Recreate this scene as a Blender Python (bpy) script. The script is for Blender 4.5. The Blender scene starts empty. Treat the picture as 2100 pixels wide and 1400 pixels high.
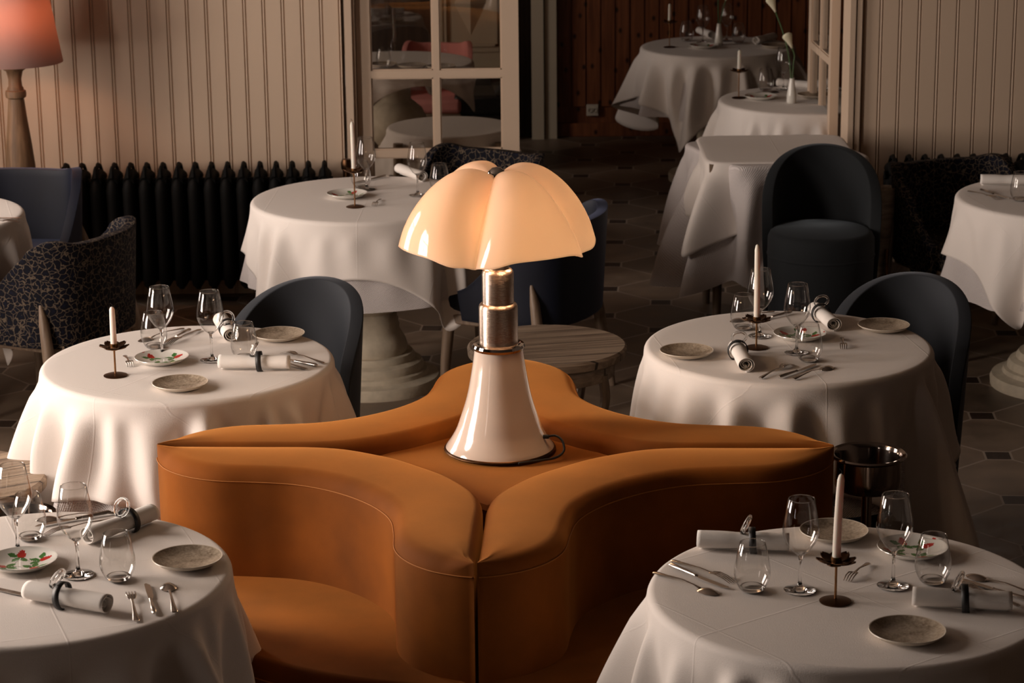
import bpy, bmesh, math, random
import numpy as np
from mathutils import Vector, Matrix
PI = math.pi
R_ = math.radians
sc = bpy.context.scene
C = sc.collection

# ------------------------------------------------------------------ camera, light, exposure
F_PX, PITCH, ROLL, CAM_H = 4900.0, 15.0, -0.6, 2.66
cam_d = bpy.data.cameras.new('camera'); cam = bpy.data.objects.new('camera', cam_d); C.objects.link(cam)
cam_d.sensor_width = 36.0; cam_d.lens = F_PX / 2100.0 * 36.0; cam_d.clip_end = 60
cam.location = (0, 0, CAM_H)
MROT = Matrix.Rotation(R_(90 - PITCH), 3, 'X') @ Matrix.Rotation(R_(ROLL), 3, 'Z')
cam.rotation_euler = MROT.to_euler()
cam_d.dof.use_dof = True; cam_d.dof.focus_distance = 6.4; cam_d.dof.aperture_fstop = 9.0
sc.camera = cam
sc.view_settings.view_transform = 'Standard'; sc.view_settings.look = 'None'
sc.view_settings.gamma = 1.0; sc.view_settings.exposure = 0.0
sc.view_settings.use_curve_mapping = False
sc.cycles.use_denoising = True
sc.cycles.caustics_reflective = False; sc.cycles.caustics_refractive = False
sc.cycles.max_bounces = 8; sc.cycles.transparent_max_bounces = 24; sc.cycles.sample_clamp_indirect = 4.0
w = bpy.data.worlds.new('World'); sc.world = w; w.use_nodes = True
w.node_tree.nodes['Background'].inputs[0].default_value = (0.80, 0.86, 1.0, 1)
w.node_tree.nodes['Background'].inputs[1].default_value = 0.3

def area(name, loc, rot, sx, sy, power, col):
    l = bpy.data.lights.new(name, 'AREA'); l.shape = 'RECTANGLE'; l.size = sx; l.size_y = sy
    l.energy = power; l.color = col
    o = bpy.data.objects.new(name, l); C.objects.link(o); o.location = loc; o.rotation_euler = rot
    return o
def point(name, loc, power, col, rad=.02, parent=None):
    l = bpy.data.lights.new(name, 'POINT'); l.energy = power; l.color = col; l.shadow_soft_size = rad
    o = bpy.data.objects.new(name, l); C.objects.link(o); o.location = loc
    if parent: o.parent = parent
    return o
XL = -3.5                                    # the window wall
DAY = (1.0, 0.845, 0.735)
WINS = [(1.6, 2.2), (5.2, 6.5), (8.0, 9.4)]  # y ranges of the three tall arched windows
WPOW = [26, 240, 105]
for (a, b), pw in zip(WINS, WPOW):           # daylight coming in at each window opening
    area('daylight', (XL - .25, (a + b) / 2, 1.85), (0, R_(-90), 0), 2.1, b - a - .05, pw, DAY)
area('daylight', (XL - .25, 12.4, 1.8), (0, R_(-90), 0), 1.8, 1.4, 60, DAY)

# ------------------------------------------------------------------ pixel -> point on a level (measuring the photograph)
def ray(px, py):
    return MROT @ Vector(((px - 1050) / F_PX, -(py - 700) / F_PX, -1.0))
def P(px, py, z):
    d = ray(px, py); t = (z - CAM_H) / d.z
    return (d.x * t, d.y * t)
ZT = .76

# ------------------------------------------------------------------ materials
MAT = {}
def nm(name):
    m = bpy.data.materials.new(name); m.use_nodes = True; MAT[name] = m
    nt = m.node_tree; return m, nt, nt.nodes['Principled BSDF']
def mat(name, col, rough=.6, metal=0, sheen=0, spec=.5, bump=0, bscale=200, coat=0, vary=0, vscale=6, sheen_tint=None, stretch=None):
    m, nt, b = nm(name)
    b.inputs['Base Color'].default_value = (*col, 1); b.inputs['Roughness'].default_value = rough
    b.inputs['Metallic'].default_value = metal; b.inputs['Specular IOR Level'].default_value = spec
    if sheen:
        b.inputs['Sheen Weight'].default_value = sheen; b.inputs['Sheen Roughness'].default_value = .4
        b.inputs['Sheen Tint'].default_value = (*(sheen_tint or col), 1)
    if coat: b.inputs['Coat Weight'].default_value = coat; b.inputs['Coat Roughness'].default_value = .03
    tc = nt.nodes.new('ShaderNodeTexCoord'); src = tc.outputs['Object']
    if stretch:
        mp = nt.nodes.new('ShaderNodeMapping'); mp.inputs['Scale'].default_value = stretch
        nt.links.new(src, mp.inputs[0]); src = mp.outputs[0]
    if bump:
        n = nt.nodes.new('ShaderNodeTexNoise'); n.inputs['Scale'].default_value = bscale
        bp = nt.nodes.new('ShaderNodeBump'); bp.inputs['Strength'].default_value = bump; bp.inputs['Distance'].default_value = .002
        nt.links.new(src, n.inputs['Vector']); nt.links.new(n.outputs[0], bp.inputs['Height']); nt.links.new(bp.outputs[0], b.inputs['Normal'])
    if vary:
        n = nt.nodes.new('ShaderNodeTexNoise'); n.inputs['Scale'].default_value = vscale; n.inputs['Detail'].default_value = 6
        mx = nt.nodes.new('ShaderNodeMix'); mx.data_type = 'RGBA'
        mx.inputs['A'].default_value = (*[c * (1 - vary) for c in col], 1); mx.inputs['B'].default_value = (*[min(1, c * (1 + vary)) for c in col], 1)
        cr = nt.nodes.new('ShaderNodeMapRange'); cr.inputs['From Min'].default_value = .3; cr.inputs['From Max'].default_value = .7
        nt.links.new(src, n.inputs['Vector']); nt.links.new(n.outputs[0], cr.inputs['Value']); nt.links.new(cr.outputs[0], mx.inputs['Factor'])
        nt.links.new(mx.outputs['Result'], b.inputs['Base Color'])
    return m
linen = mat('linen', (.72, .665, .625), .75, sheen=.15, bump=.25, bscale=420, sheen_tint=(1, .95, .9))
def add_creases(m):
    nt = m.node_tree; b = nt.nodes['Principled BSDF']; old = b.inputs['Normal'].links[0].from_node
    tc = nt.nodes.new('ShaderNodeTexCoord'); sx = nt.nodes.new('ShaderNodeSeparateXYZ'); nt.links.new(tc.outputs['UV'], sx.inputs[0]); hs = []
    for ax in (0, 1):
        pp = nt.nodes.new('ShaderNodeMath'); pp.operation = 'PINGPONG'; pp.inputs[1].default_value = .19; nt.links.new(sx.outputs[ax], pp.inputs[0])
        mr = nt.nodes.new('ShaderNodeMapRange'); mr.interpolation_type = 'SMOOTHSTEP'; mr.inputs['From Min'].default_value = 0; mr.inputs['From Max'].default_value = .0035
        mr.inputs['To Min'].default_value = 1; mr.inputs['To Max'].default_value = 0; nt.links.new(pp.outputs[0], mr.inputs['Value']); hs.append(mr)
    mx = nt.nodes.new('ShaderNodeMath'); mx.operation = 'MAXIMUM'; nt.links.new(hs[0].outputs[0], mx.inputs[0]); nt.links.new(hs[1].outputs[0], mx.inputs[1])
    bp = nt.nodes.new('ShaderNodeBump'); bp.inputs['Strength'].default_value = .3; bp.inputs['Distance'].default_value = .0012
    nt.links.new(mx.outputs[0], bp.inputs['Height']); nt.links.new(old.outputs[0], bp.inputs['Normal']); nt.links.new(bp.outputs[0], b.inputs['Normal'])
add_creases(linen)
napkin_m = mat('napkin_cotton', (.80, .76, .72), .8, bump=.3, bscale=500)
wax = mat('wax', (.80, .74, .66), .45); wax.node_tree.nodes['Principled BSDF'].inputs['Subsurface Weight'].default_value = .2
orange = mat('orange_velvet', (.175, .048, .0035), .8, sheen=.7, bump=.15, bscale=600, vary=.30, vscale=4.5, sheen_tint=(1, .42, .11), spec=.15)
seam_m = mat('velvet_seam', (.36, .12, .012), .8)
blue_grey = mat('blue_grey_velvet', (.028, .031, .037), .8, sheen=.2, bump=.15, bscale=500, sheen_tint=(.7, .76, .88), spec=.2)
charcoal = mat('charcoal_velvet', (.013, .015, .017), .85, sheen=.16, bump=.15, bscale=500, sheen_tint=(.6, .7, .8), spec=.2)
navy = mat('navy_velvet', (.005, .007, .016), .55, sheen=.28, bump=.1, bscale=300, sheen_tint=(.35, .42, .7), spec=.3, vary=.35, vscale=4)
pink = mat('pink_velvet', (.62, .24, .22), .8, sheen=.3, vary=.15)
iron = mat('black_cast_iron', (.002, .002, .002), .7, spec=.2, bump=.2, bscale=120)
brass = mat('aged_brass', (.26, .13, .055), .35, metal=1, vary=.3, vscale=30)
darkbrass = mat('dark_bronze', (.11, .055, .028), .36, metal=1, vary=.3, vscale=30)
steel = mat('polished_steel', (.62, .58, .55), .16, metal=1)
cut_m = mat('silver_cutlery', (.60, .55, .51), .2, metal=1)
brushed = mat('brushed_steel', (.46, .365, .30), .22, metal=1, bump=.25, bscale=40, stretch=(1, 1, 60))
chrome = mat('chrome', (.75, .72, .7), .05, metal=1)
lacquer = mat('cream_lacquer', (.70, .585, .50), .12, coat=.6)
black_r = mat('black_leather', (.008, .008, .009), .5)
cord_m = mat('black_rubber', (.01, .01, .01), .5)
cream = mat('cream_paint', (.60, .46, .345), .55, bump=.05, bscale=60)
cream_far = mat('pale_paint', (.48, .41, .31), .6)
plaster = mat('plaster', (.12, .09, .07), .9)
stone = mat('turned_stone', (.55, .48, .37), .8, vary=.12, vscale=25, bump=.5, bscale=90)
plate_w = mat('white_china', (.74, .72, .67), .12, coat=.5)
berry = mat('berry_red', (.42, .025, .018), .2); leafm = mat('leaf_green', (.05, .16, .035), .25); stemm = mat('dark_vine', (.03, .03, .02), .4)
plant_green = mat('stem_green', (.05, .10, .03), .5); petal = mat('white_petal', (.72, .68, .50), .5)
socket_m = mat('socket_plastic', (.55, .50, .42), .4)
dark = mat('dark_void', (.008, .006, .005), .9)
plinth_m = mat('dark_plinth', (.01, .008, .006), .8)
bulb_m = mat('bulb_glass', (.9, .8, .7), .3)

def grey_plate_mat():
    m, nt, b = nm('speckled_stoneware'); tc = nt.nodes.new('ShaderNodeTexCoord')
    v = nt.nodes.new('ShaderNodeTexNoise'); v.inputs['Scale'].default_value = 170; v.inputs['Detail'].default_value = 8
    g = nt.nodes.new('ShaderNodeTexNoise'); g.inputs['Scale'].default_value = 30
    r = nt.nodes.new('ShaderNodeValToRGB'); r.color_ramp.elements[0].color = (.17, .125, .085, 1); r.color_ramp.elements[1].color = (.47, .39, .30, 1)
    r.color_ramp.elements[0].position = .35; r.color_ramp.elements[1].position = .68
    ad = nt.nodes.new('ShaderNodeMath'); ad.operation = 'MULTIPLY_ADD'; ad.inputs[1].default_value = .5
    nt.links.new(tc.outputs['Object'], v.inputs['Vector']); nt.links.new(tc.outputs['Object'], g.inputs['Vector'])
    h = nt.nodes.new('ShaderNodeMath'); h.operation = 'MULTIPLY'; h.inputs[1].default_value = .5
    nt.links.new(g.outputs[0], h.inputs[0]); nt.links.new(v.outputs[0], ad.inputs[0]); nt.links.new(h.outputs[0], ad.inputs[2])
    nt.links.new(ad.outputs[0], r.inputs[0]); nt.links.new(r.outputs[0], b.inputs['Base Color'])
    b.inputs['Roughness'].default_value = .22; return m
stoneware = grey_plate_mat()
stoneware_rim = mat('stoneware_edge', (.60, .53, .44), .35)

def waffle_mat():
    m, nt, b = nm('waffle_cotton'); b.inputs['Base Color'].default_value = (.66, .61, .60, 1); b.inputs['Roughness'].default_value = .85
    tc = nt.nodes.new('ShaderNodeTexCoord'); vals = []
    for ax in (0, 1):                      # waves along the UV directions
        wv = nt.nodes.new('ShaderNodeTexWave'); wv.inputs['Scale'].default_value = 8.5; wv.bands_direction = 'X'
        mp = nt.nodes.new('ShaderNodeMapping'); mp.inputs['Rotation'].default_value = (0, 0, R_(45 if ax == 0 else -45))
        nt.links.new(tc.outputs['UV'], mp.inputs[0]); nt.links.new(mp.outputs[0], wv.inputs['Vector']); vals.append(wv)
    mu = nt.nodes.new('ShaderNodeMath'); mu.operation = 'MULTIPLY'
    nt.links.new(vals[0].outputs['Fac'], mu.inputs[0]); nt.links.new(vals[1].outputs['Fac'], mu.inputs[1])
    bp = nt.nodes.new('ShaderNodeBump'); bp.inputs['Strength'].default_value = .8; bp.inputs['Distance'].default_value = .004
    nt.links.new(mu.outputs[0], bp.inputs['Height']); nt.links.new(bp.outputs[0], b.inputs['Normal']); return m
waffle = waffle_mat()

def leopard_mat():
    m, nt, b = nm('spotted_cut_velvet'); tc = nt.nodes.new('ShaderNodeTexCoord')
    n = nt.nodes.new('ShaderNodeTexNoise'); n.inputs['Scale'].default_value = 35
    mx = nt.nodes.new('ShaderNodeMix'); mx.data_type = 'RGBA'; mx.inputs['Factor'].default_value = .035
    nt.links.new(tc.outputs['Object'], n.inputs['Vector']); nt.links.new(tc.outputs['Object'], mx.inputs['A']); nt.links.new(n.outputs['Color'], mx.inputs['B'])
    v = nt.nodes.new('ShaderNodeTexVoronoi'); v.feature = 'DISTANCE_TO_EDGE'; v.inputs['Scale'].default_value = 42
    nt.links.new(mx.outputs['Result'], v.inputs['Vector'])
    v2 = nt.nodes.new('ShaderNodeTexVoronoi'); v2.inputs['Scale'].default_value = 42; nt.links.new(mx.outputs['Result'], v2.inputs['Vector'])
    ring = nt.nodes.new('ShaderNodeValToRGB'); e = ring.color_ramp.elements
    e[0].position = .03; e[0].color = (.11, .083, .06, 1); e[1].position = .06; e[1].color = (.004, .004, .008, 1)
    nt.links.new(v.outputs['Distance'], ring.inputs[0])
    core = nt.nodes.new('ShaderNodeMath'); core.operation = 'LESS_THAN'; core.inputs[1].default_value = .22
    nt.links.new(v2.outputs['Distance'], core.inputs[0])
    m2 = nt.nodes.new('ShaderNodeMix'); m2.data_type = 'RGBA'; m2.inputs['B'].default_value = (.004, .005, .014, 1)
    nt.links.new(core.outputs[0], m2.inputs['Factor']); nt.links.new(ring.outputs[0], m2.inputs['A'])
    nt.links.new(m2.outputs['Result'], b.inputs['Base Color'])
    b.inputs['Roughness'].default_value = .8; b.inputs['Specular IOR Level'].default_value = .15; return m
leopard = leopard_mat()

def wood_mat(name, c1, c2, scale=(1, 14, 14), rough=.5, knots=False, boards=0):
    m, nt, b = nm(name); tc = nt.nodes.new('ShaderNodeTexCoord')
    mp = nt.nodes.new('ShaderNodeMapping'); mp.inputs['Scale'].default_value = scale
    n = nt.nodes.new('ShaderNodeTexNoise'); n.inputs['Scale'].default_value = 3; n.inputs['Detail'].default_value = 8; n.inputs['Distortion'].default_value = .6
    r = nt.nodes.new('ShaderNodeValToRGB'); r.color_ramp.elements[0].color = (*c1, 1); r.color_ramp.elements[1].color = (*c2, 1)
    r.color_ramp.elements[0].position = .32; r.color_ramp.elements[1].position = .68
    nt.links.new(tc.outputs['Object'], mp.inputs[0]); nt.links.new(mp.outputs[0], n.inputs['Vector']); nt.links.new(n.outputs[0], r.inputs[0])
    out = r.outputs[0]
    if knots:
        v = nt.nodes.new('ShaderNodeTexVoronoi'); v.voronoi_dimensions = '2D'; v.inputs['Scale'].default_value = 7.0; s3 = nt.nodes.new('ShaderNodeSeparateXYZ'); c3 = nt.nodes.new('ShaderNodeCombineXYZ')
        mp2 = nt.nodes.new('ShaderNodeMapping'); mp2.inputs['Scale'].default_value = (1.2, .8, 1)
        nt.links.new(tc.outputs['Object'], s3.inputs[0]); nt.links.new(s3.outputs[0], c3.inputs[0]); nt.links.new(s3.outputs[2], c3.inputs[1]); nt.links.new(c3.outputs[0], mp2.inputs[0]); nt.links.new(mp2.outputs[0], v.inputs['Vector'])
        k = nt.nodes.new('ShaderNodeMapRange'); k.inputs['From Min'].default_value = .05; k.inputs['From Max'].default_value = .13
        nt.links.new(v.outputs['Distance'], k.inputs['Value'])
        mx = nt.nodes.new('ShaderNodeMix'); mx.data_type = 'RGBA'; mx.inputs['A'].default_value = (*[c * .18 for c in c1], 1)
        nt.links.new(k.outputs[0], mx.inputs['Factor']); nt.links.new(out, mx.inputs['B']); out = mx.outputs['Result']
    if boards:
        sx = nt.nodes.new('ShaderNodeSeparateXYZ'); nt.links.new(tc.outputs['Object'], sx.inputs[0])
        md = nt.nodes.new('ShaderNodeMath'); md.operation = 'MULTIPLY'; md.inputs[1].default_value = 1 / boards
        fr = nt.nodes.new('ShaderNodeMath'); fr.operation = 'FRACT'; lt = nt.nodes.new('ShaderNodeMath'); lt.operation = 'LESS_THAN'; lt.inputs[1].default_value = .06
        nt.links.new(sx.outputs['Y'], md.inputs[0]); nt.links.new(md.outputs[0], fr.inputs[0]); nt.links.new(fr.outputs[0], lt.inputs[0])
        mx = nt.nodes.new('ShaderNodeMix'); mx.data_type = 'RGBA'; mx.inputs['B'].default_value = (*[c * .25 for c in c1], 1)
        nt.links.new(lt.outputs[0], mx.inputs['Factor']); nt.links.new(out, mx.inputs['A']); out = mx.outputs['Result']
    nt.links.new(out, b.inputs['Base Color']); b.inputs['Roughness'].default_value = rough; return m
pine = wood_mat('pine_boards', (.12, .036, .014), (.25, .085, .032), (12, 12, .8), .45, knots=True)
weathered = wood_mat('weathered_wood', (.16, .11, .075), (.36, .27, .19), (1, 16, 16), .65, boards=.085)
oak = wood_mat('oak', (.13, .085, .055), (.25, .18, .125), (16, 16, 1), .5)
lampwood = wood_mat('turned_oak', (.15, .085, .045), (.30, .18, .10), (16, 16, 1), .6)

def floor_mat():
    m, nt, b = nm('octagon_stone_tiles'); N = nt.nodes; K = nt.links
    def M(op, a, b2=None, c=None):
        n = N.new('ShaderNodeMath'); n.operation = op
        for i, v in enumerate((a, b2, c)):
            if v is None: continue
            if isinstance(v, (int, float)): n.inputs[i].default_value = v
            else: K.new(v, n.inputs[i])
        return n.outputs[0]
    tc = N.new('ShaderNodeTexCoord'); mp = N.new('ShaderNodeMapping')
    th = R_(45 - 4.3); p = .353
    mp.inputs['Location'].default_value = (-1.833, -9.253, 0)
    K.new(tc.outputs['Object'], mp.inputs[0])
    s = N.new('ShaderNodeSeparateXYZ'); K.new(mp.outputs[0], s.inputs[0])
    x, y = s.outputs[0], s.outputs[1]
    u = M('DIVIDE', M('ADD', M('MULTIPLY', x, math.cos(th)), M('MULTIPLY', y, math.sin(th))), p)
    v = M('DIVIDE', M('SUBTRACT', M('MULTIPLY', y, math.cos(th)), M('MULTIPLY', x, math.sin(th))), p)
    ru, rv = M('ROUND', u), M('ROUND', v)
    du, dv = M('ABSOLUTE', M('SUBTRACT', u, ru)), M('ABSOLUTE', M('SUBTRACT', v, rv))
    l1 = M('ADD', du, dv)
    g = .013; rad = .19
    dot = M('LESS_THAN', l1, rad)
    ringg = M('LESS_THAN', M('ABSOLUTE', M('SUBTRACT', l1, rad)), g * 1.3)
    lines = M('LESS_THAN', M('MINIMUM', du, dv), g)
    grout = M('MAXIMUM', ringg, M('MULTIPLY', lines, M('SUBTRACT', 1, dot)))
    fu, fv = M('FLOOR', u), M('FLOOR', v)
    cx = N.new('ShaderNodeCombineXYZ'); K.new(fu, cx.inputs[0]); K.new(fv, cx.inputs[1])
    wn = N.new('ShaderNodeTexWhiteNoise'); K.new(cx.outputs[0], wn.inputs['Vector'])
    nz = N.new('ShaderNodeTexNoise'); nz.inputs['Scale'].default_value = 9; nz.inputs['Detail'].default_value = 8; K.new(tc.outputs['Object'], nz.inputs['Vector'])
    t = M('ADD', M('MULTIPLY', wn.outputs['Value'], .35), M('MULTIPLY', nz.outputs[0], .8))
    r = N.new('ShaderNodeValToRGB'); r.color_ramp.elements[0].color = (.080, .058, .041, 1); r.color_ramp.elements[1].color = (.24, .175, .125, 1)
    r.color_ramp.elements[0].position = .25; r.color_ramp.elements[1].position = .9; K.new(t, r.inputs[0])
    m1 = N.new('ShaderNodeMix'); m1.data_type = 'RGBA'; m1.inputs['B'].default_value = (.032, .019, .013, 1); K.new(dot, m1.inputs['Factor']); K.new(r.outputs[0], m1.inputs['A'])
    m2 = N.new('ShaderNodeMix'); m2.data_type = 'RGBA'; m2.inputs['B'].default_value = (.32, .26, .21, 1); K.new(grout, m2.inputs['Factor']); K.new(m1.outputs['Result'], m2.inputs['A'])
    K.new(m2.outputs['Result'], b.inputs['Base Color'])
    rr = N.new('ShaderNodeMapRange'); rr.inputs['To Min'].default_value = .3; rr.inputs['To Max'].default_value = .6; K.new(nz.outputs[0], rr.inputs['Value']); K.new(rr.outputs[0], b.inputs['Roughness'])
    return m
floor_m = floor_mat()

def glass_mat(name, tint=(.97, .96, .95), refl=1.0, minr=.0, edge=.9):
    m = bpy.data.materials.new(name); m.use_nodes = True; nt = m.node_tree; nt.nodes.clear()
    o = nt.nodes.new('ShaderNodeOutputMaterial'); t = nt.nodes.new('ShaderNodeBsdfTransparent'); g = nt.nodes.new('ShaderNodeBsdfGlossy')
    t.inputs[0].default_value = (*tint, 1); g.inputs['Roughness'].default_value = .01
    f = nt.nodes.new('ShaderNodeLayerWeight'); f.inputs[0].default_value = .5
    pw = nt.nodes.new('ShaderNodeMath'); pw.operation = 'POWER'; pw.inputs[1].default_value = 3.0; nt.links.new(f.outputs['Facing'], pw.inputs[0])
    mm = nt.nodes.new('ShaderNodeMath'); mm.operation = 'MULTIPLY_ADD'; mm.inputs[1].default_value = refl; mm.inputs[2].default_value = minr; mm.use_clamp = True
    mx = nt.nodes.new('ShaderNodeMixShader'); nt.links.new(pw.outputs[0], mm.inputs[0]); nt.links.new(mm.outputs[0], mx.inputs[0])
    cm = nt.nodes.new('ShaderNodeMix'); cm.data_type = 'RGBA'; cm.inputs['A'].default_value = (*tint, 1); cm.inputs['B'].default_value = (edge, edge * .97, edge * .94, 1)
    p2 = nt.nodes.new('ShaderNodeMath'); p2.operation = 'POWER'; p2.inputs[1].default_value = 5.0; nt.links.new(f.outputs['Facing'], p2.inputs[0])
    nt.links.new(p2.outputs[0], cm.inputs['Factor']); nt.links.new(cm.outputs['Result'], t.inputs[0])
    nt.links.new(t.outputs[0], mx.inputs[1]); nt.links.new(g.outputs[0], mx.inputs[2]); nt.links.new(mx.outputs[0], o.inputs[0]); return m
glass = glass_mat('clear_glass', (.975, .97, .96), 1.0, .07, .12)
thick_glass = mat('thick_glass', (1, 1, 1), .0); thick_glass.node_tree.nodes['Principled BSDF'].inputs['Transmission Weight'].default_value = 1; thick_glass.node_tree.nodes['Principled BSDF'].inputs['IOR'].default_value = 1.48
pane_m = glass_mat('window_glass', (.85, .82, .78), .9, .05)

def shade_mat(name, col, tcol, emis, estr, trans=.6, rough=.1, gloss=True):
    m = bpy.data.materials.new(name); m.use_nodes = True; nt = m.node_tree; b = nt.nodes['Principled BSDF']; o = nt.nodes['Material Output']
    b.inputs['Base Color'].default_value = (*col, 1); b.inputs['Roughness'].default_value = rough
    b.inputs['Emission Color'].default_value = (*emis, 1); b.inputs['Emission Strength'].default_value = estr
    if gloss: b.inputs['Coat Weight'].default_value = .5; b.inputs['Coat Roughness'].default_value = .02
    t = nt.nodes.new('ShaderNodeBsdfTranslucent'); t.inputs[0].default_value = (*tcol, 1)
    mx = nt.nodes.new('ShaderNodeMixShader'); mx.inputs[0].default_value = trans
    nt.links.new(b.outputs[0], mx.inputs[1]); nt.links.new(t.outputs[0], mx.inputs[2]); nt.links.new(mx.outputs[0], o.inputs[0]); return m
opal = shade_mat('opal_methacrylate', (.78, .60, .50), (.95, .80, .62), (1, .72, .47), .15, .45)
pinkshade = shade_mat('pink_lampshade_cloth', (.60, .40, .36), (.80, .52, .42), (1, .3, .15), .0, .35, .9, False)

# ------------------------------------------------------------------ mesh helpers
class MB:
    def __init__(s): s.v = []; s.f = []; s.mi = []
    def add(s, vs, fs, M=None, mi=0):
        o = len(s.v)
        if M is not None: vs = [tuple(M @ Vector(v)) for v in vs]
        s.v += [tuple(v) for v in vs]; s.f += [[i + o for i in f] for f in fs]; s.mi += [mi] * len(fs); return s
    def box(s, x0, x1, y0, y1, z0, z1, M=None, mi=0):
        vs = [(x, y, z) for z in (z0, z1) for y in (y0, y1) for x in (x0, x1)]
        return s.add(vs, [(0, 2, 3, 1), (4, 5, 7, 6), (0, 1, 5, 4), (2, 6, 7, 3), (0, 4, 6, 2), (1, 3, 7, 5)], M, mi)
    def lathe(s, prof, n=48, M=None, mi=0, cap0=False, cap1=False, sx=1, sy=1):
        vs = []; fs = []
        for r, z in prof:
            for k in range(n):
                a = 2 * PI * k / n; vs.append((r * math.cos(a) * sx, r * math.sin(a) * sy, z))
        for i in range(len(prof) - 1):
            for k in range(n):
                k2 = (k + 1) % n; fs.append((i * n + k, i * n + k2, (i + 1) * n + k2, (i + 1) * n + k))
        if cap0: fs.append(tuple(range(n - 1, -1, -1)))
        if cap1: fs.append(tuple((len(prof) - 1) * n + k for k in range(n)))
        return s.add(vs, fs, M, mi)
    def tube(s, pts, rad, n=8, M=None, mi=0, sq=1.0, caps=True):
        pts = [Vector(p) for p in pts]; L = len(pts); rad = rad if hasattr(rad, '__len__') else [rad] * L
        vs = []; fs = []; up = Vector((0, 0, 1)); prev = None
        for i, p in enumerate(pts):
            t = (pts[min(i + 1, L - 1)] - pts[max(i - 1, 0)]).normalized()
            if prev is None:
                a = t.cross(up)
                if a.length < .05: a = t.cross(Vector((0, 1, 0)))
                a.normalize()
            else:
                a = (prev - t * prev.dot(t)).normalized()
            prev = a; b = t.cross(a)
            for k in range(n):
                q = 2 * PI * k / n; vs.append(p + a * math.cos(q) * rad[i] + b * math.sin(q) * rad[i] * sq)
        for i in range(L - 1):
            for k in range(n):
                k2 = (k + 1) % n; fs.append((i * n + k, i * n + k2, (i + 1) * n + k2, (i + 1) * n + k))
        if caps: fs.append(tuple(range(n - 1, -1, -1))); fs.append(tuple((L - 1) * n + k for k in range(n)))
        return s.add(vs, fs, M, mi)
    def prism(s, pts, z0, z1, M=None, mi=0):
        n = len(pts); vs = [(x, y, z0) for x, y in pts] + [(x, y, z1) for x, y in pts]
        fs = [tuple(range(n - 1, -1, -1)), tuple(range(n, 2 * n))] + [(i, (i + 1) % n, n + (i + 1) % n, n + i) for i in range(n)]
        return s.add(vs, fs, M, mi)
    def build(s, name, mats, parent=None, smooth=True, bevel=0, seg=3, subsurf=0, solid=0, auto=40, loc=None, uv=None):
        me = bpy.data.meshes.new(name); me.from_pydata(s.v, [], s.f)
        mats = mats if isinstance(mats, (list, tuple)) else [mats]
        for m in mats: me.materials.append(m)
        if len(mats) > 1: me.polygons.foreach_set('material_index', s.mi)
        bm = bmesh.new(); bm.from_mesh(me); bmesh.ops.recalc_face_normals(bm, faces=bm.faces); bm.to_mesh(me); bm.free()
        if uv is not None:
            ul = me.uv_layers.new(name='UVMap')
            for lp in me.loops: ul.data[lp.index].uv = uv[lp.vertex_index]
        o = bpy.data.objects.new(name, me); C.objects.link(o)
        if solid:
            md = o.modifiers.new('solid', 'SOLIDIFY'); md.thickness = solid; md.offset = 0
        if bevel:
            md = o.modifiers.new('bevel', 'BEVEL'); md.width = bevel; md.segments = seg; md.limit_method = 'ANGLE'; md.angle_limit = R_(35)
        if subsurf:
            md = o.modifiers.new('sub', 'SUBSURF'); md.levels = subsurf; md.render_levels = subsurf
        if smooth:
            me.shade_smooth()
            if not subsurf:
                try: me.set_sharp_from_angle(angle=R_(auto))
                except Exception: pass
        if parent is not None: o.parent = parent
        if loc is not None: o.location = loc
        return o
LABELS = []
def tag(o, label, cat, group=None):
    o['label'] = label; o['category'] = cat
    if group: o['group'] = group
    LABELS.append(label); return o
def thing(name, label, cat, loc=(0, 0, 0), rz=0, group=None):
    o = bpy.data.objects.new(name, None); C.objects.link(o); o.empty_display_size = .05
    o.location = loc; o.rotation_euler = (0, 0, rz); return tag(o, label, cat, group)
def struct(mb, name, m, **k):
    o = mb.build(name, m, **k); o['kind'] = 'structure'; return o
def dup(root, loc, rz, label, group=None, name=None):
    r = root.copy(); C.objects.link(r); r.location = loc; r.rotation_euler = (0, 0, rz)
    r['label'] = label; LABELS.append(label)
    if group: r['group'] = group
    for ch in list(root.children):
        c = ch.copy(); C.objects.link(c); c.parent = r
        for g in list(ch.children):
            d = g.copy(); C.objects.link(d); d.parent = c
    return r
PROTO = {}
def place(kind, maker, loc, rz, label, cat, group=None):
    """the first call moves the source itself, later calls copy it with its parts"""
    if kind not in PROTO:
        o = maker(); o.location = loc; o.rotation_euler = (0, 0, rz); tag(o, label, cat, group); PROTO[kind] = o; return o
    return dup(PROTO[kind], loc, rz, label, group)
def raw(name):
    o = bpy.data.objects.new(name, None); C.objects.link(o); o.empty_display_size = .05; return o
def spline(pts, n=8, closed=False):
    out = []; L = len(pts); rng = L if closed else L - 1
    for i in range(rng):
        g = lambda k: np.array(pts[k % L] if closed else pts[max(0, min(L - 1, k))], float)
        p0, p1, p2, p3 = g(i - 1), g(i), g(i + 1), g(i + 2)
        for j in range(n):
            t = j / n
            out.append(tuple(.5 * (2 * p1 + (p2 - p0) * t + (2 * p0 - 5 * p1 + 4 * p2 - p3) * t * t + (3 * p1 - p0 - 3 * p2 + p3) * t ** 3)))
    if not closed: out.append(tuple(np.array(pts[-1], float)))
    return out
def sm(x): x = max(0., min(1., x)); return x * x * (3 - 2 * x)

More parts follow.
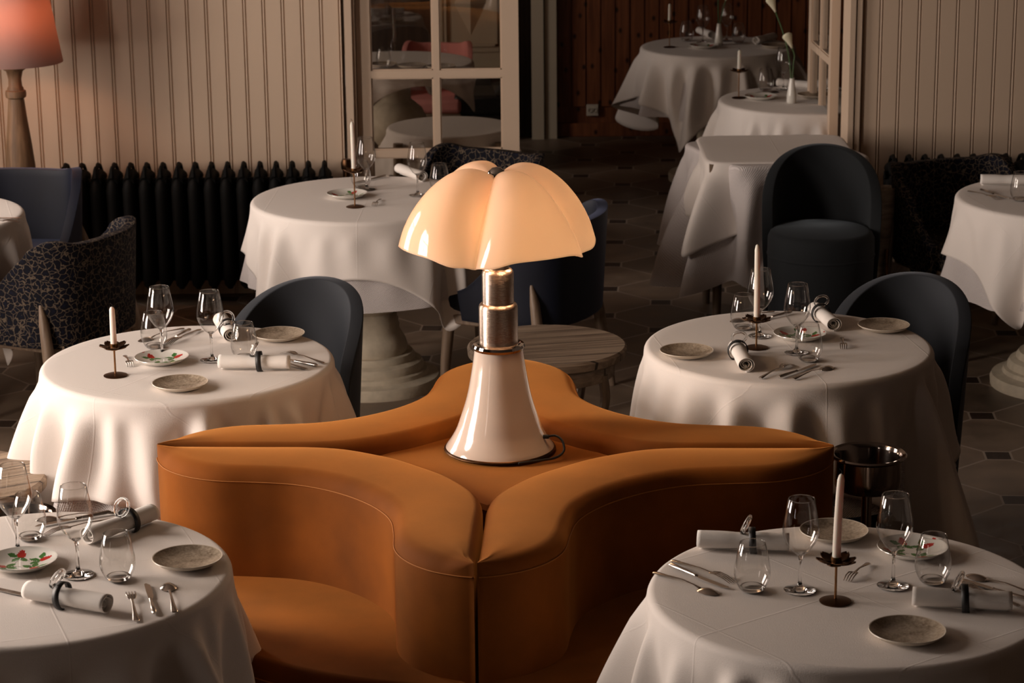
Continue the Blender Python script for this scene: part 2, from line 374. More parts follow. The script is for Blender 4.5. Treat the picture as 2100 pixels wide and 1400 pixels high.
# ------------------------------------------------------------------ the room
YW = 10.85
struct(MB().box(XL - .3, 5.2, -3.0, 15.2, -.1, 0), 'floor', floor_m, smooth=False)
struct(MB().box(XL - .3, 5.2, -3.0, 15.2, 3.5, 3.6), 'ceiling', plaster, smooth=False)
struct(MB().box(5.0, 5.2, -3.0, 15.2, 0, 3.5), 'wall_right', plaster, smooth=False)
struct(MB().box(XL, 5.0, -3.0, -2.8, 0, 3.5), 'wall_front', plaster, smooth=False)
# window wall with three tall arched openings (and one in the back room)
wl = MB(); ys = [-3.0]
FARWIN = (11.7, 13.1)
allw = WINS + [FARWIN]
for a, b in allw: ys += [a, b]
ys.append(15.2)
for i in range(0, len(ys), 2): wl.box(XL - .2, XL, ys[i], ys[i + 1], 0, 3.5)
for a, b in allw:
    wl.box(XL - .2, XL, a, b, 0, .75)
    c, r = (a + b) / 2, (b - a) / 2; zs = 2.95 - r
    arch = [(a, 3.5)] + [(c - r * math.cos(PI * k / 20), zs + r * math.sin(PI * k / 20)) for k in range(21)] + [(b, 3.5)]
    for k in range(1, 21):
        (y0, z0), (y1, z1) = arch[k], arch[k + 1]
        wl.add([(x, y, z) for x in (XL - .2, XL) for y, z in ((y0, z0), (y1, z1), (y1, 3.5), (y0, 3.5))], [(0, 1, 2, 3), (7, 6, 5, 4), (0, 4, 5, 1), (3, 2, 6, 7)])
struct(wl, 'wall_left', plaster, smooth=False)
for n, (a, b) in enumerate(allw):
    c, r = (a + b) / 2, (b - a) / 2; zs = 2.95 - r
    fr = MB(); fr.box(XL - .13, XL - .08, c - .025, c + .025, .75, 2.93)
    for z in (1.45, 2.15): fr.box(XL - .13, XL - .08, a, b, z - .02, z + .02)
    fr.box(XL - .13, XL - .07, a, a + .05, .75, zs); fr.box(XL - .13, XL - .07, b - .05, b, .75, zs); fr.box(XL - .13, XL - .07, a, b, .75, .81)
    fr.tube([(XL - .1, c - (r - .02) * math.cos(PI * k / 20), zs + (r - .02) * math.sin(PI * k / 20)) for k in range(21)], .025, 6)
    struct(fr, 'window_%d' % (n + 1), cream, smooth=False)

def beadboard(x0, x1, z0, z1, y, pitch, phase):
    """tongue-and-groove boards with a double bead at every joint, as one wall skin"""
    prof = [(x0, y)]; k0 = math.floor((x0 - phase) / pitch)
    for k in range(k0, k0 + int((x1 - x0) / pitch) + 3):
        g = phase + k * pitch
        for dx, dy in ((-.0105, 0), (-.008, .009), (-.0055, .009), (-.004, .001), (.0, -.001), (.003, .001), (.0045, .007), (.0065, .007), (.009, 0)):
            if x0 < g + dx < x1: prof.append((g + dx, y + dy))
    prof.append((x1, y)); n = len(prof)
    vs = [(a, b, z) for z in (z0, z1) for a, b in prof]
    return MB().add(vs, [(i, i + 1, n + i + 1, n + i) for i in range(n - 1)])
BP = .0868
def wall_piece(name, x0, x1, phase):
    mb = beadboard(x0, x1, 0, 3.5, YW, BP, phase)
    mb.box(x0, x1, YW + .02, YW + .2, 0, 3.5)
    return struct(mb, name, cream, smooth=False)
wall_piece('wall_back_left', XL, -.762, -.936)
wall_piece('wall_back_right', 1.60, 5.0, 1.693)
struct(MB().box(-.762, 1.60, YW, YW + .2, 2.25, 3.5), 'wall_back_lintel', cream, smooth=False)
cs = MB(); cs.box(-.745, -.712, YW - .03, YW + .2, 0, 2.25).box(-.712, -.700, YW - .012, YW + .2, 0, 2.25)
struct(cs, 'trim_1', cream, smooth=False)
cs = MB(); cs.box(1.548, 1.572, YW - .03, YW + .2, 0, 2.25).box(1.572, 1.580, YW - .01, YW + .2, 0, 2.25).box(1.580, 1.602, YW - .022, YW + .2, 0, 2.25)
struct(cs, 'trim_2', cream, smooth=False)
cs = MB(); cs.box(-.745, 1.60, YW - .03, YW + .2, 2.16, 2.25); struct(cs, 'trim_3', cream, smooth=False)

def door_leaf(name, W_, M, parts_name='door_pane'):
    fr = MB(); T = .02; sl, sr, mid = .065, .078, .030
    fr.box(0, sl, -T, T, .02, 2.14, M).box(W_ - sr, W_, -T, T, .02, 2.14, M)
    xm = (sl + W_ - sr) / 2
    fr.box(xm - mid / 2, xm + mid / 2, -T * .9, T * .9, .29, 2.06, M)
    zs = [(.02, .29), (.630, .664), (.998, 1.032), (1.366, 1.40), (1.734, 1.768), (2.06, 2.14)]
    for a, b in zs: fr.box(sl, W_ - sr, -T * .95, T * .95, a, b, M)
    # thin glazing beads around every pane
    cols = [(sl, xm - mid / 2), (xm + mid / 2, W_ - sr)]
    for i in range(5):
        z0, z1 = zs[i][1], zs[i + 1][0]
        for a, b in cols:
            for q in ((a, a + .006, z0, z1), (b - .006, b, z0, z1), (a, b, z0, z0 + .006), (a, b, z1 - .006, z1)):
                fr.box(q[0], q[1], -T * .6, T * .6, q[2], q[3], M)
    d = struct(fr, name, cream, smooth=False)
    for i in range(5):
        z0, z1 = zs[i][1], zs[i + 1][0]
        for a, b in cols:
            MB().box(a + .004, b - .004, -.002, .002, z0 + .004, z1 - .004, M).build(parts_name, pane_m, d, smooth=False)
    return d
door_leaf('door_1', .742, Matrix.Translation((-.698, YW + .05, 0)))
v = Vector((1.500 - 1.518, 11.75 - 11.08)); ang = math.atan2(v.y, v.x)
door_leaf('door_2', .70, Matrix.Translation((1.518, 11.08, 0)) @ Matrix.Rotation(ang, 4, 'Z'))

# back room
YF = 14.92
bb = MB(); x = .30; rnd = random.Random(3)
while x < 5.0:
    x2 = min(5.0, x + .0915); bb.box(x + .005, x2 - .005, YF - rnd.uniform(0, .003), YF + .05, .19, 3.5); x = x2
bb.box(.30, 5.0, YF + .012, YF + .1, 0, 3.5)
struct(bb, 'wall_far', pine, smooth=False)
struct(MB().box(.30, 5.0, YF - .02, YF + .01, 0, .085), 'baseboard_far', pine, smooth=False, bevel=.004)
struct(MB().box(.14, .215, YF - .10, YF + .1, 0, 3.5).box(.222, .296, YF - .08, YF + .1, 0, 3.5), 'trim_4', cream_far, smooth=False)
struct(MB().box(XL, .30, YF + .05, YF + .1, 0, 3.5), 'wall_far_left', wood_mat('dark_panelling', (.03, .016, .01), (.07, .04, .024), (12, 12, .8), .5), smooth=False)
# carved cream cupboard door with a diamond boss, seen through the glazed leaf
t = thing('cupboard', 'cream carved cupboard with raised diamond panel behind the closed glazed door', 'cupboard', (-.235, YF - .13, 0))
mb = MB().box(-.24, .24, 0, .14, .46, 1.9).box(-.27, .27, -.02, .14, .42, .47)
mb.build('body', cream_far, t, smooth=False, bevel=.004)
mb = MB()
for a, b, d_ in ((.20, .175, .012), (.165, .15, .02)):
    z0, z1 = .56 + (.20 - a), 1.16 - (.20 - a)
    mb.box(-a, -b, -d_, .002, z0, z1).box(b, a, -d_, .002, z0, z1).box(-a, a, -d_, .002, z0, z0 + a - b).box(-a, a, -d_, .002, z1 - (a - b), z1)
mb.build('panel_moulding', cream_far, t, smooth=False)
cz = .86; vs = [(-.10, 0, cz), (0, 0, cz - .20), (.10, 0, cz), (0, 0, cz + .20), (0, -.045, cz)]
MB().add(vs, [(0, 1, 4), (1, 2, 4), (2, 3, 4), (3, 0, 4)]).build('diamond_boss', cream_far, t, smooth=False)
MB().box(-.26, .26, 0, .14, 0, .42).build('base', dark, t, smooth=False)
# socket
t = thing('wall_socket', 'small pale double power socket low on the pine boards', 'socket', (.522, YF - .004, .167))
MB().box(-.037, .037, -.01, .003, -.036, .036).build('face_plate', socket_m, t, bevel=.003)
MB().lathe([(.014, 0), (.014, .004), (.011, .004), (.011, .0)], 20, Matrix.Translation((-.016, -.012, 0)) @ Matrix.Rotation(PI / 2, 4, 'X')).lathe([(.014, 0), (.014, .004), (.011, .004), (.011, .0)], 20, Matrix.Translation((.016, -.012, 0)) @ Matrix.Rotation(PI / 2, 4, 'X')).build('outlet', socket_m, t)

# ------------------------------------------------------------------ radiators
def radiator(x0, n, label, valve):
    t = thing('radiator', label, 'radiator', (x0, 10.70, 0)); pitch = .0735
    sec = MB()
    for yy in (-.075, 0, .075):
        sec.lathe([(.0, .60), (.012, .595), (.026, .57), (.032, .54), (.031, .50), (.030, .2), (.032, .12), (.012, .08), (0, .078)], 14, Matrix.Translation((0, yy, 0)), sx=.95)
    sec.tube([(0, -.098, .60), (0, -.05, .632), (0, 0, .645), (0, .05, .632), (0, .098, .60)], [.007, .009, .010, .009, .007], 10)
    sec.tube([(0, -.085, .575), (0, 0, .60), (0, .085, .575)], [.026, .026, .026], 12)
    sec.tube([(0, -.085, .11), (0, .085, .11)], .026, 12)
    sec.tube([(0, -.09, .60), (.001, -.088, .638), (.002, -.084, .652)], [.014, .008, .004], 8)
    sec.tube([(-.037, 0, .56), (.037, 0, .56)], .02, 10); sec.tube([(-.037, 0, .12), (.037, 0, .12)], .02, 10)
    s0 = sec.build('radiator_section', iron, t)
    for k in range(1, n):
        c = s0.copy(); C.objects.link(c); c.parent = t; c.location = (k * pitch, 0, 0)
    for k in (0, n - 1):
        MB().tube([(k * pitch, -.08, .10), (k * pitch, -.095, .05), (k * pitch, -.11, .0)], [.018, .012, .016], 8).build('foot', iron, t); MB().tube([(k * pitch, .08, .10), (k * pitch, .085, 0)], [.018, .014], 8).build('foot', iron, t)
    if valve:
        xe = (n - 1) * pitch
        MB().tube([(xe + .03, 0, .56), (xe + .10, 0, .56)], .012, 10).tube([(xe + .10, 0, .52), (xe + .10, 0, .60)], .016, 10).lathe([(0, .66), (.02, .658), (.026, .64), (.024, .615), (.014, .60)], 14, Matrix.Translation((xe + .10, 0, 0))).tube([(xe + .10, 0, .52), (xe + .10, 0, 0)], .009, 8).build('valve', darkbrass, t)
    return t
radiator(-2.02, 17, 'long black cast iron radiator under the left panelled wall', True)
radiator(1.74, 18, 'black cast iron radiator behind the chairs on the right wall', False)

# ------------------------------------------------------------------ tablecloths and tables
def cloth_mesh(R, L, rot, seed, shape='square', tshape='round', off=0., amp=1., dz=0., flare=.08, extra=(), nth=360):
    rnd = random.Random(seed); nf = 19 if R > .3 else 13
    rid = []
    for k in range(nf):
        rid.append((2 * PI * (k + rnd.uniform(-.30, .30)) / nf, rnd.uniform(.25, 1.0), rnd.uniform(.035, .085)))
    rid += list(extra)
    wob = [(rnd.randint(2, 7), rnd.uniform(0, 6.28), rnd.uniform(.3, 1)) for _ in range(4)]
    flat = [0, .12, .25, .4, .55, .7, .82, .92, 1]; nb = 6; nh = 22; bend = .018
    V = []; U = []
    rows = len(flat) + nb + nh
    for i in range(rows):
        for k in range(nth):
            th = 2 * PI * k / nth; c, s = math.cos(th - rot), math.sin(th - rot)
            mxx = max(abs(c), abs(s))
            if tshape == 'square': Rt = R / ((abs(c) ** 9 + abs(s) ** 9) ** (1 / 9))
            else: Rt = R
            if shape == 'square':
                e = L / ((abs(c) ** 24 + abs(s) ** 24) ** (1 / 24))
            else:
                e = L * (1 + .01 * math.sin(3 * th + seed))
            hang = max(.03, e - Rt)
            if i < len(flat):
                rr = flat[i] * (Rt - bend + off); z = 0.
                sl = rr
            elif i < len(flat) + nb:
                q = (i - len(flat) + 1) / nb * PI / 2
                rr = Rt - bend + off + bend * math.sin(q); z = -bend * (1 - math.cos(q)); sl = rr
            else:
                t = (i - len(flat) - nb + 1) / nh; s_ = t * hang
                tot = 0
                for tk, ak, wk in rid:
                    d = (th - tk + PI) % (2 * PI) - PI
                    wd = wk * (1 + 1.3 * t)
                    tot += ak * math.exp(-(d / wd) ** 2)
                    for sg in (-1, 1):
                        d2 = (th - tk - sg * wd * 2.0 + PI) % (2 * PI) - PI
                        tot -= .32 * ak * math.exp(-(d2 / wd) ** 2)
                wv = sum(a * math.sin(n_ * th + p_) for n_, p_, a in wob) / 4
                ex = 1 + .6 * max(0, hang - .28) / .3
                A = amp * (.40 * tot + .06 * wv) * s_ * sm(s_ / .07) * ex
                rr = Rt + off + flare * s_ + A * 1.0
                rr = max(rr, Rt * .80 + off)
                z = -bend - s_ * .985
                sl = Rt + s_
            V.append((rr * math.cos(th), rr * math.sin(th), z + dz)); U.append((sl * math.cos(th), sl * math.sin(th)))
    Fc = []
    for i in range(1, rows - 1):
        for k in range(nth):
            k2 = (k + 1) % nth; Fc.append((i * nth + k, i * nth + k2, (i + 1) * nth + k2, (i + 1) * nth + k))
    # centre fan
    V.append((0, 0, dz)); U.append((0, 0)); ci = len(V) - 1
    for k in range(nth): Fc.append((ci, nth + k, nth + (k + 1) % nth))
    mb = MB(); mb.add(V, Fc); return mb, U
def table_set(x, y, R, L, Lu, rot, seed, where, grp='round dining tables', tshape='round', shape='square', pedestal=True, extra=(), z=ZT, ped=1.0, flare=.08, amp=1.):
    t = thing('dining_table', ('cloth-covered round ' if tshape == 'round' else 'cloth-covered ') + where.replace('over the ', ''), 'table', (x, y, 0), rot if tshape == 'square' else 0)
    top = MB()
    if tshape == 'round': top.lathe([(0, z - .035), (R - .01, z - .035), (R - .003, z - .02), (R - .01, z - .006), (0, z - .006)], 64)
    else: top.box(-R + .01, R - .01, -R + .01, R - .01, z - .04, z - .006)
    top.build('tabletop', oak, t)
    if pedestal:
        MB().lathe([(0, z - .036), (.20, z - .036), (.20, z - .06), (.08, z - .10), (.08, .56), (.10, .545), (.140, .51), (.163, .46), (.167, .41), (.150, .355), (.112, .315),
                    (.100, .305), (.106, .298), (.104, .285), (.110, .275), (.108, .262), (.114, .25), (.112, .235), (.124, .215), (.138, .19), (.145, .165), (.14, .14)], 64).build('pedestal', stone, t, auto=60)
        MB().lathe([(0, .14), (.165, .14), (.175, .125), (.175, .115), (.20, .105), (.208, .09), (.208, .075), (.222, .07), (.228, .055), (.24, .05), (.268, .045), (.275, .03), (.272, .0), (0, 0)], 72).build('base', stone, t)
    else:
        for sx in (-1, 1):
            for sy in (-1, 1):
                MB().tube([(sx * (R - .06), sy * (R - .06), z - .035), (sx * (R - .05), sy * (R - .05), 0)], [.025, .018], 10).build('leg', oak, t)
    if Lu:
        mb, U = cloth_mesh(R, Lu, rot + .3, seed, 'round' if Lu < 0 else 'round', tshape, off=.0, amp=amp * .8, dz=0, extra=extra, flare=flare * .8)
        o = mb.build('table_underlay', waffle, None, loc=(x, y, z - .002), uv=[(a * 6, b * 6) for a, b in U], auto=180)
        tag(o, 'white waffle-weave under-cloth ' + where, 'tablecloth')
    mb, U = cloth_mesh(R, L, rot, seed, shape, tshape, off=.009, amp=amp, dz=.004, extra=extra, flare=flare)
    cr, sr = math.cos(-rot), math.sin(-rot); U = [(a * cr - b * sr, a * sr + b * cr) for a, b in U]
    o = mb.build('tablecloth', linen, None, loc=(x, y, z), uv=U, auto=180, solid=.0016)
    tag(o, 'white linen tablecloth draped ' + where, 'tablecloth')
    return t
NM = {'ML': 'on the table left of the sofa', 'MR': 'on the table right of the sofa',
      'FL': 'on the bottom left table', 'FR': 'on the bottom right table', 'TM': 'on the table by the long radiator',
      'LE': 'on the left edge table', 'RE': 'on the right edge table', 'F1': 'on the farthest table',
      'F2': 'on the back-room table beside the open door', 'F3': 'on the bare square table in the doorway',
      'F4': 'on the table behind the closed glazed door', 'F5': 'on the low table behind the door glass'}
def wh(k): return NM[k].replace('on the', 'over the', 1)
CT = {'ML': (-.970, 6.885, .428), 'MR': (.838, 6.995, .428), 'FL': (-1.085, 5.085, .435), 'FR': (.735, 4.925, .435), 'TM': (-.565, 9.29, .455),
      'LE': (-2.325, 9.05, .43), 'RE': (2.185, 9.17, .43), 'F1': (1.18, 13.47, .43), 'F2': (1.46, 11.58, .43)}
table_set(*CT['ML'], .70, .84, R_(60), 11, wh('ML'))
table_set(*CT['MR'], .74, .80, R_(8), 25, wh('MR'))
table_set(*CT['FL'], .74, .80, R_(20), 31, wh('FL'))
table_set(*CT['FR'], .76, .80, R_(36), 48, wh('FR'))
table_set(*CT['TM'], .655, .775, R_(-2), 57, wh('TM'), amp=.75, flare=.08)
table_set(*CT['LE'], .70, .74, R_(15), 61, wh('LE'))
table_set(*CT['RE'], .63, .78, R_(8), 72, wh('RE'), flare=.06, amp=.7)
table_set(*CT['F1'], .68, .76, R_(18), 83, wh('F1'), amp=1.2)
table_set(*CT['F2'], .74, .80, R_(10), 97, wh('F2'))
table_set(1.16, 10.29, .325, .58, .90, R_(0), 103, wh('F3'), tshape='square', pedestal=False, flare=.10)
table_set(-.62, 13.0, .42, .475, 0, R_(20), 111, wh('F4'))
table_set(-.30, 11.85, .31, .50, 0, R_(40), 118, wh('F5'), z=.60, pedestal=False)

# ------------------------------------------------------------------ sofa
SC = (-.052, 6.095); SROT = R_(-2.4)
sofa = thing('island_sofa', 'amber velvet star-shaped island sofa with the mushroom lamp standing at its centre', 'sofa', (SC[0], SC[1], 0), SROT)
out = [(.905, .004), (.893, .05), (.860, .112), (.80, .168), (.72, .203), (.61, .215), (.51, .232), (.42, .275), (.340, .340)]
outc = spline(out + [(b, a) for a, b in out[-2::-1]], 7)
inn = [(.004, .37), (.07, .285), (.165, .165), (.285, .07), (.37, .004)]
innc = spline(inn, 6)
quad = outc + innc
def clean(poly):
    r = []
    for p in poly:
        if not r or (Vector(p) - Vector(r[-1])).length > .004: r.append(p)
    return r
quad = clean(quad)
def soft_prism(poly, z0, z1, rnd_=.035, seg=6, dome=.0):
    """extruded outline with a rounded top rim; the rim is inset along the outline's normals"""
    P_ = np.array(poly); n = len(P_)
    area_ = sum(P_[i][0] * P_[(i + 1) % n][1] - P_[(i + 1) % n][0] * P_[i][1] for i in range(n))
    if area_ < 0: P_ = P_[::-1]
    t = np.roll(P_, -1, 0) - np.roll(P_, 1, 0); t /= np.linalg.norm(t, axis=1)[:, None]
    nn = np.stack([-t[:, 1], t[:, 0]], 1)           # inward
    V = []; Fc = []
    levels = [(0.012, z0), (0, z0 + .012)]
    zz = np.linspace(z0 + .012, z1 - rnd_, 6)[1:]
    levels += [(0, z) for z in zz]
    levels += [(rnd_ * .62 * (1 - math.cos(q)), z1 - rnd_ + rnd_ * math.sin(q)) for q in [PI / 2 * k / seg for k in range(1, seg + 1)]]
    for ins, z in levels:
        for p, q in zip(P_, nn): V.append((p[0] + q[0] * ins, p[1] + q[1] * ins, z))
    for i in range(len(levels) - 1):
        for k in range(n):
            k2 = (k + 1) % n; Fc.append((i * n + k, i * n + k2, (i + 1) * n + k2, (i + 1) * n + k))
    Fc.append(tuple(range(n - 1, -1, -1))); Fc.append(tuple((len(levels) - 1) * n + k for k in range(n)))
    return MB().add(V, Fc)
seat_poly = [(.008, .008)] + [(.945 * math.cos(q), .945 * math.sin(q)) for q in np.linspace(R_(.6), R_(89.4), 40)]
def resample(pl, n):
    P_ = np.array(pl); d = np.r_[0, np.cumsum(np.linalg.norm(np.diff(P_, axis=0), axis=1))]; q = np.linspace(0, d[-1], n)
    return np.stack([np.interp(q, d, P_[:, 0]), np.interp(q, d, P_[:, 1])], 1)
def band_mesh(z0, z1):
    """curved backrest: every rung runs from the outer (seat side) curve to the inner (gap and platform side) curve"""
    n = 97; O = resample(outc, n); h = n // 2
    half = spline([(.905, .004), (.75, .004), (.60, .004), (.48, .005), (.39, .022), (.31, .062), (.235, .112), (.172, .172)], 6)
    # match rungs of one half by the x position on the outer curve, then mirror
    I1 = resample(half, h + 1); I = np.concatenate([I1, I1[::-1][1:][:, ::-1]])
    V = []; Fc = []; sec = []
    for i in range(n):
        o, q = O[i], I[i]; d = q - o; Lg = np.linalg.norm(d); u = d / max(Lg, 1e-6)
        t = (O[min(n - 1, i + 1)] - O[max(0, i - 1)]); t = t / np.linalg.norm(t); nn = np.array([-t[1], t[0]])
        ro = min(.045, Lg * .45); ri = min(.030, Lg * .45); row = []
        for z in (z0, z0 + .02, .45, .55, .65, z1 - ro): row.append((o[0], o[1], z))
        for k in range(1, 7):
            a = PI / 2 * k / 6; c = o + u * ro * (1 - math.cos(a)); row.append((c[0], c[1], z1 - ro + ro * math.sin(a)))
        for f in (.2, .4, .6, .8):
            c = o + u * (ro + (Lg - ro - ri) * f); row.append((c[0], c[1], z1 + .004 * math.sin(PI * f) * min(1, Lg / .15)))
        for k in range(0, 6):
            a = PI / 2 * k / 5; c = q - u * ri * (1 - math.sin(a)); row.append((c[0], c[1], z1 - ri + ri * math.cos(a)))
        for z in (.60, z0): row.append((q[0], q[1], z))
        V += row; m_ = len(row)
    for i in range(n - 1):
        for j in range(m_ - 1): b_ = i * m_ + j; Fc.append((b_, b_ + 1, b_ + m_ + 1, b_ + m_))
        Fc.append((i * m_ + m_ - 1, i * m_, (i + 1) * m_, (i + 1) * m_ + m_ - 1))
    Fc.append(tuple(range(m_))); Fc.append(tuple(range((n - 1) * m_, n * m_)))
    return MB().add(V, Fc)
for k in range(4):
    b = band_mesh(.30, .742).build('backrest', orange, sofa, auto=180); b.rotation_euler.z = PI / 2 * k
    sl = outc[1:-1]
    s_ = MB().tube([(x * 1.0015, y * 1.0015, .706) for x, y in sl], .0016, 5).build('seam', seam_m, b)
    st = soft_prism(seat_poly, .13, .445, .045).build('seat', orange, sofa, auto=180); st.rotation_euler.z = PI / 2 * k
    MB().tube([(.9465 * math.cos(q), .9465 * math.sin(q), .398) for q in np.linspace(R_(1), R_(89), 40)], .0018, 5).build('seam', seam_m, st)
MB().lathe([(0, .695), (.33, .695), (.345, .685), (.345, .44)], 4, Matrix.Rotation(0, 4, 'Z')).build('centre_platform', orange, sofa, smooth=False).scale = (1.09, 1.09, 1)
MB().lathe([(0, .0), (.90, 0), (.90, .13), (0, .13)], 64).build('plinth', plinth_m, sofa)

# ------------------------------------------------------------------ mushroom lamp
LX, LY, LZ = -.036, 6.195, .700
lamp = thing('table_lamp', 'glowing four-lobed mushroom table lamp on the sofa centre', 'lamp', (LX, LY, LZ))
prof = spline([(.149, .004), (.143, .014), (.132, .030), (.117, .058), (.1035, .096), (.0925, .130), (.083, .168), (.0745, .215), (.069, .250), (.0655, .281)], 5)
MB().lathe([(0, .004)] + prof + [(.055, .283), (0, .283)], 96).build('base', lacquer, lamp, auto=60)
MB().lathe([(0, 0), (.1495, 0), (.152, .003), (.1495, .007), (.147, .008)], 96).build('base_rim', darkbrass, lamp)
MB().lathe([(.056, .281), (.068, .281), (.071, .288), (.068, .295), (.060, .297), (.056, .292)], 64).build('chrome_collar', chrome, lamp)['label'] = 'polished chrome collar'
def tubeprof(r, z0, z1): return [(r - .004, z0), (r, z0 + .002), (r, z1 - .012), (r - .002, z1 - .005), (r - .007, z1), (r - .014, z1 + .001), (0, z1 + .001)]
MB().lathe(tubeprof(.0525, .292, .408), 64).build('column_section', brushed, lamp)
MB().lathe(tubeprof(.0425, .405, .502), 64).build('column_section', brushed, lamp)
MB().lathe(tubeprof(.031, .500, .62), 64).build('column_section', brushed, lamp)
def shade_mesh():
    nth, nt_ = 192, 40; V = []; Fc = []
    th_v = R_(-90 - 16)
    lobe = spline([(.012, .748), (.04, .768), (.085, .777), (.135, .764), (.185, .728), (.225, .680), (.252, .628), (.266, .578)], 6)
    val = spline([(.012, .733), (.022, .722), (.036, .700), (.060, .670), (.095, .637), (.135, .602), (.173, .570), (.204, .542)], 6)
    m_ = len(lobe)
    for i in range(m_):
        for k in range(nth):
            th = 2 * PI * k / nth
            ph = ((th - th_v) / (PI / 2)) % 1.0
            x_ = abs(ph - .5) * 2; wv = max(0., 1 - x_ ** 2.4) ** .5
            r = val[i][0] + (lobe[i][0] - val[i][0]) * wv; z = val[i][1] + (lobe[i][1] - val[i][1]) * wv
            # the hem of each lobe arches up between its corners and the corners flare
            a = i / (m_ - 1)
            z -= .011 * (a ** 3) * math.exp(-((x_ - .72) / .2) ** 2)
            r += .003 * a * math.exp(-((x_ - .6) / .25) ** 2)
            V.append((r * math.cos(th), r * math.sin(th), z))
    for i in range(m_ - 1):
        for k in range(nth):
            k2 = (k + 1) % nth; Fc.append((i * nth + k, i * nth + k2, (i + 1) * nth + k2, (i + 1) * nth + k))
    return MB().add(V, Fc)
shade_mesh().build('lamp_shade', opal, lamp, auto=180, solid=.003)['label'] = 'glowing opal shade with four lobes'
MB().lathe([(0, .776), (.012, .774), (.023, .765), (.027, .752), (.023, .739), (.012, .730), (0, .73)], 32).build('knob', chrome, lamp)
for k in range(4):
    a = R_(-16 + 45 - 90 + 90 * k)
    MB().lathe([(0, .60), (.010, .603), (.020, .615), (.024, .635), (.018, .655), (.012, .67), (.012, .70), (0, .70)], 20, Matrix.Translation((.10 * math.cos(a), .10 * math.sin(a), 0))).build('bulb', bulb_m, lamp)
    point('bulb_light', (LX + .115 * math.cos(a), LY + .115 * math.sin(a), LZ + .60), 1.45, (1, .70, .42), .035)
cp = spline([(.125, -.045, .045), (.150, -.05, .050), (.168, -.065, .040), (.172, -.085, .018), (.150, -.105, .006), (.11, -.125, .005), (.05, -.15, .005)], 8)
MB().tube(cp, .0032, 8).tube([(.118, -.042, .045), (.132, -.046, .046)], .006, 8).build('cord', cord_m, lamp)

# ------------------------------------------------------------------ floor lamp at the left
t = thing('floor_lamp', 'tall turned-wood lamp with pink cloth shade by the left wall', 'lamp', (-2.163, 10.40, 0))
MB().lathe([(0, 0), (.16, 0), (.16, .03), (.12, .05), (.09, .09), (.06, .16), (.055, .28), (.062, .45), (.068, .60), (.066, .70), (.056, .80), (.042, .92), (.036, .985), (.034, 1.0), (.044, 1.006), (.046, 1.02), (.044, 1.034), (.036, 1.038), (.036, 1.046), (.030, 1.054), (.028, 1.085), (.036, 1.12), (.048, 1.128), (.055, 1.135), (.055, 1.148), (0, 1.148)], 48).build('column', lampwood, t, auto=50)
MB().lathe([(.212, 1.158), (.118, 1.75)], 64).build('lamp_shade', pinkshade, t, solid=.002)['label'] = 'pink cloth drum shade'
MB().tube([(0, 0, 1.148), (0, 0, 1.40)], .008, 8).build('stem', brass, t)
MB().lathe([(0, 1.36), (.02, 1.37), (.03, 1.40), (.02, 1.44), (0, 1.45)], 16).build('bulb', bulb_m, t)
point('floor_lamp_light', (-2.163, 10.35, 1.33), 4.0, (1, .45, .21), .04)

# ------------------------------------------------------------------ chairs
def tub_chair(m):
    """fully upholstered tub chair: an arched shell to the floor round a drum seat; faces -y"""
    def mk():
        t = raw('tub_chair'); nth = 48; V = []; Fc = []
        a0, a1 = R_(-12), R_(192); zs = 12; T = .045
        for side in (0, 1):
            for i in range(nth + 1):
                a = a0 + (a1 - a0) * i / nth; u = (i / nth - .5) * 2
                zt = .47 + .36 * math.sqrt(max(0, 1 - abs(u) ** 2.05)) if abs(u) < 1 else .47
                for j in range(zs + 1):
                    q = j / zs; z = .03 + (zt - .03) * q
                    rr = .208 + .030 * q
                    if side: rr -= T
                    yo = .02 + .07 * q * max(0, math.sin(a))
                    zz = z - (.012 if (j == zs) else 0)
                    V.append((rr * 1.0 * math.cos(a), rr * .98 * math.sin(a) + yo, zz))
        W_ = zs + 1; S = (nth + 1) * W_
        for side in (0, 1):
            for i in range(nth):
                for j in range(zs):
                    b = side * S + i * W_ + j; Fc.append((b, b + W_, b + W_ + 1, b + 1))
        for i in range(nth):
            b = i * W_ + zs; Fc.append((b, b + W_, b + W_ + S, b + S)); b = i * W_; Fc.append((b, b + W_, b + W_ + S, b + S))
        for i in (0, nth):
            for j in range(zs): b = i * W_ + j; Fc.append((b, b + 1, b + 1 + S, b + S))
        MB().add(V, Fc).build('backrest', m, t, bevel=.016, seg=3, auto=180)
        MB().lathe([(0, .03), (.19, .03), (.20, .05), (.212, .40), (.211, .445), (.202, .462), (.185, .470), (0, .474)], 48, Matrix.Translation((0, -.04, 0))).build('seat', m, t, auto=180)
        MB().lathe([(.212, .385), (.215, .390), (.212, .395)], 48, Matrix.Translation((0, -.04, 0))).build('seat_piping', m, t)
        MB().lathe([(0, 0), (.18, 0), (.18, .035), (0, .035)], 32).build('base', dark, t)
        return t
    return mk
def face(dx, dy): return math.atan2(dy, dx) + PI / 2
tb = tub_chair(blue_grey)
place('tub', tb, (-.735, 7.44, 0), face(-.36, -.93), 'slate blue tub chair behind the table left of the sofa', 'chair')
place('tub', tb, (1.225, 7.42, 0), face(-.42, -.9), 'slate blue tub chair behind the table right of the sofa', 'chair')
ct = tub_chair(charcoal)()
ct.scale = (1.02, 1.04, 1.06); ct.location = (1.262, 9.50, 0); ct.rotation_euler.z = face(-.12, -.99)
for q_ in ct.children:
    if q_.name.startswith('seat'): q_.scale.z = 1.17
tag(ct, 'charcoal tub chair with skirted round seat in front of the bare square table', 'chair')

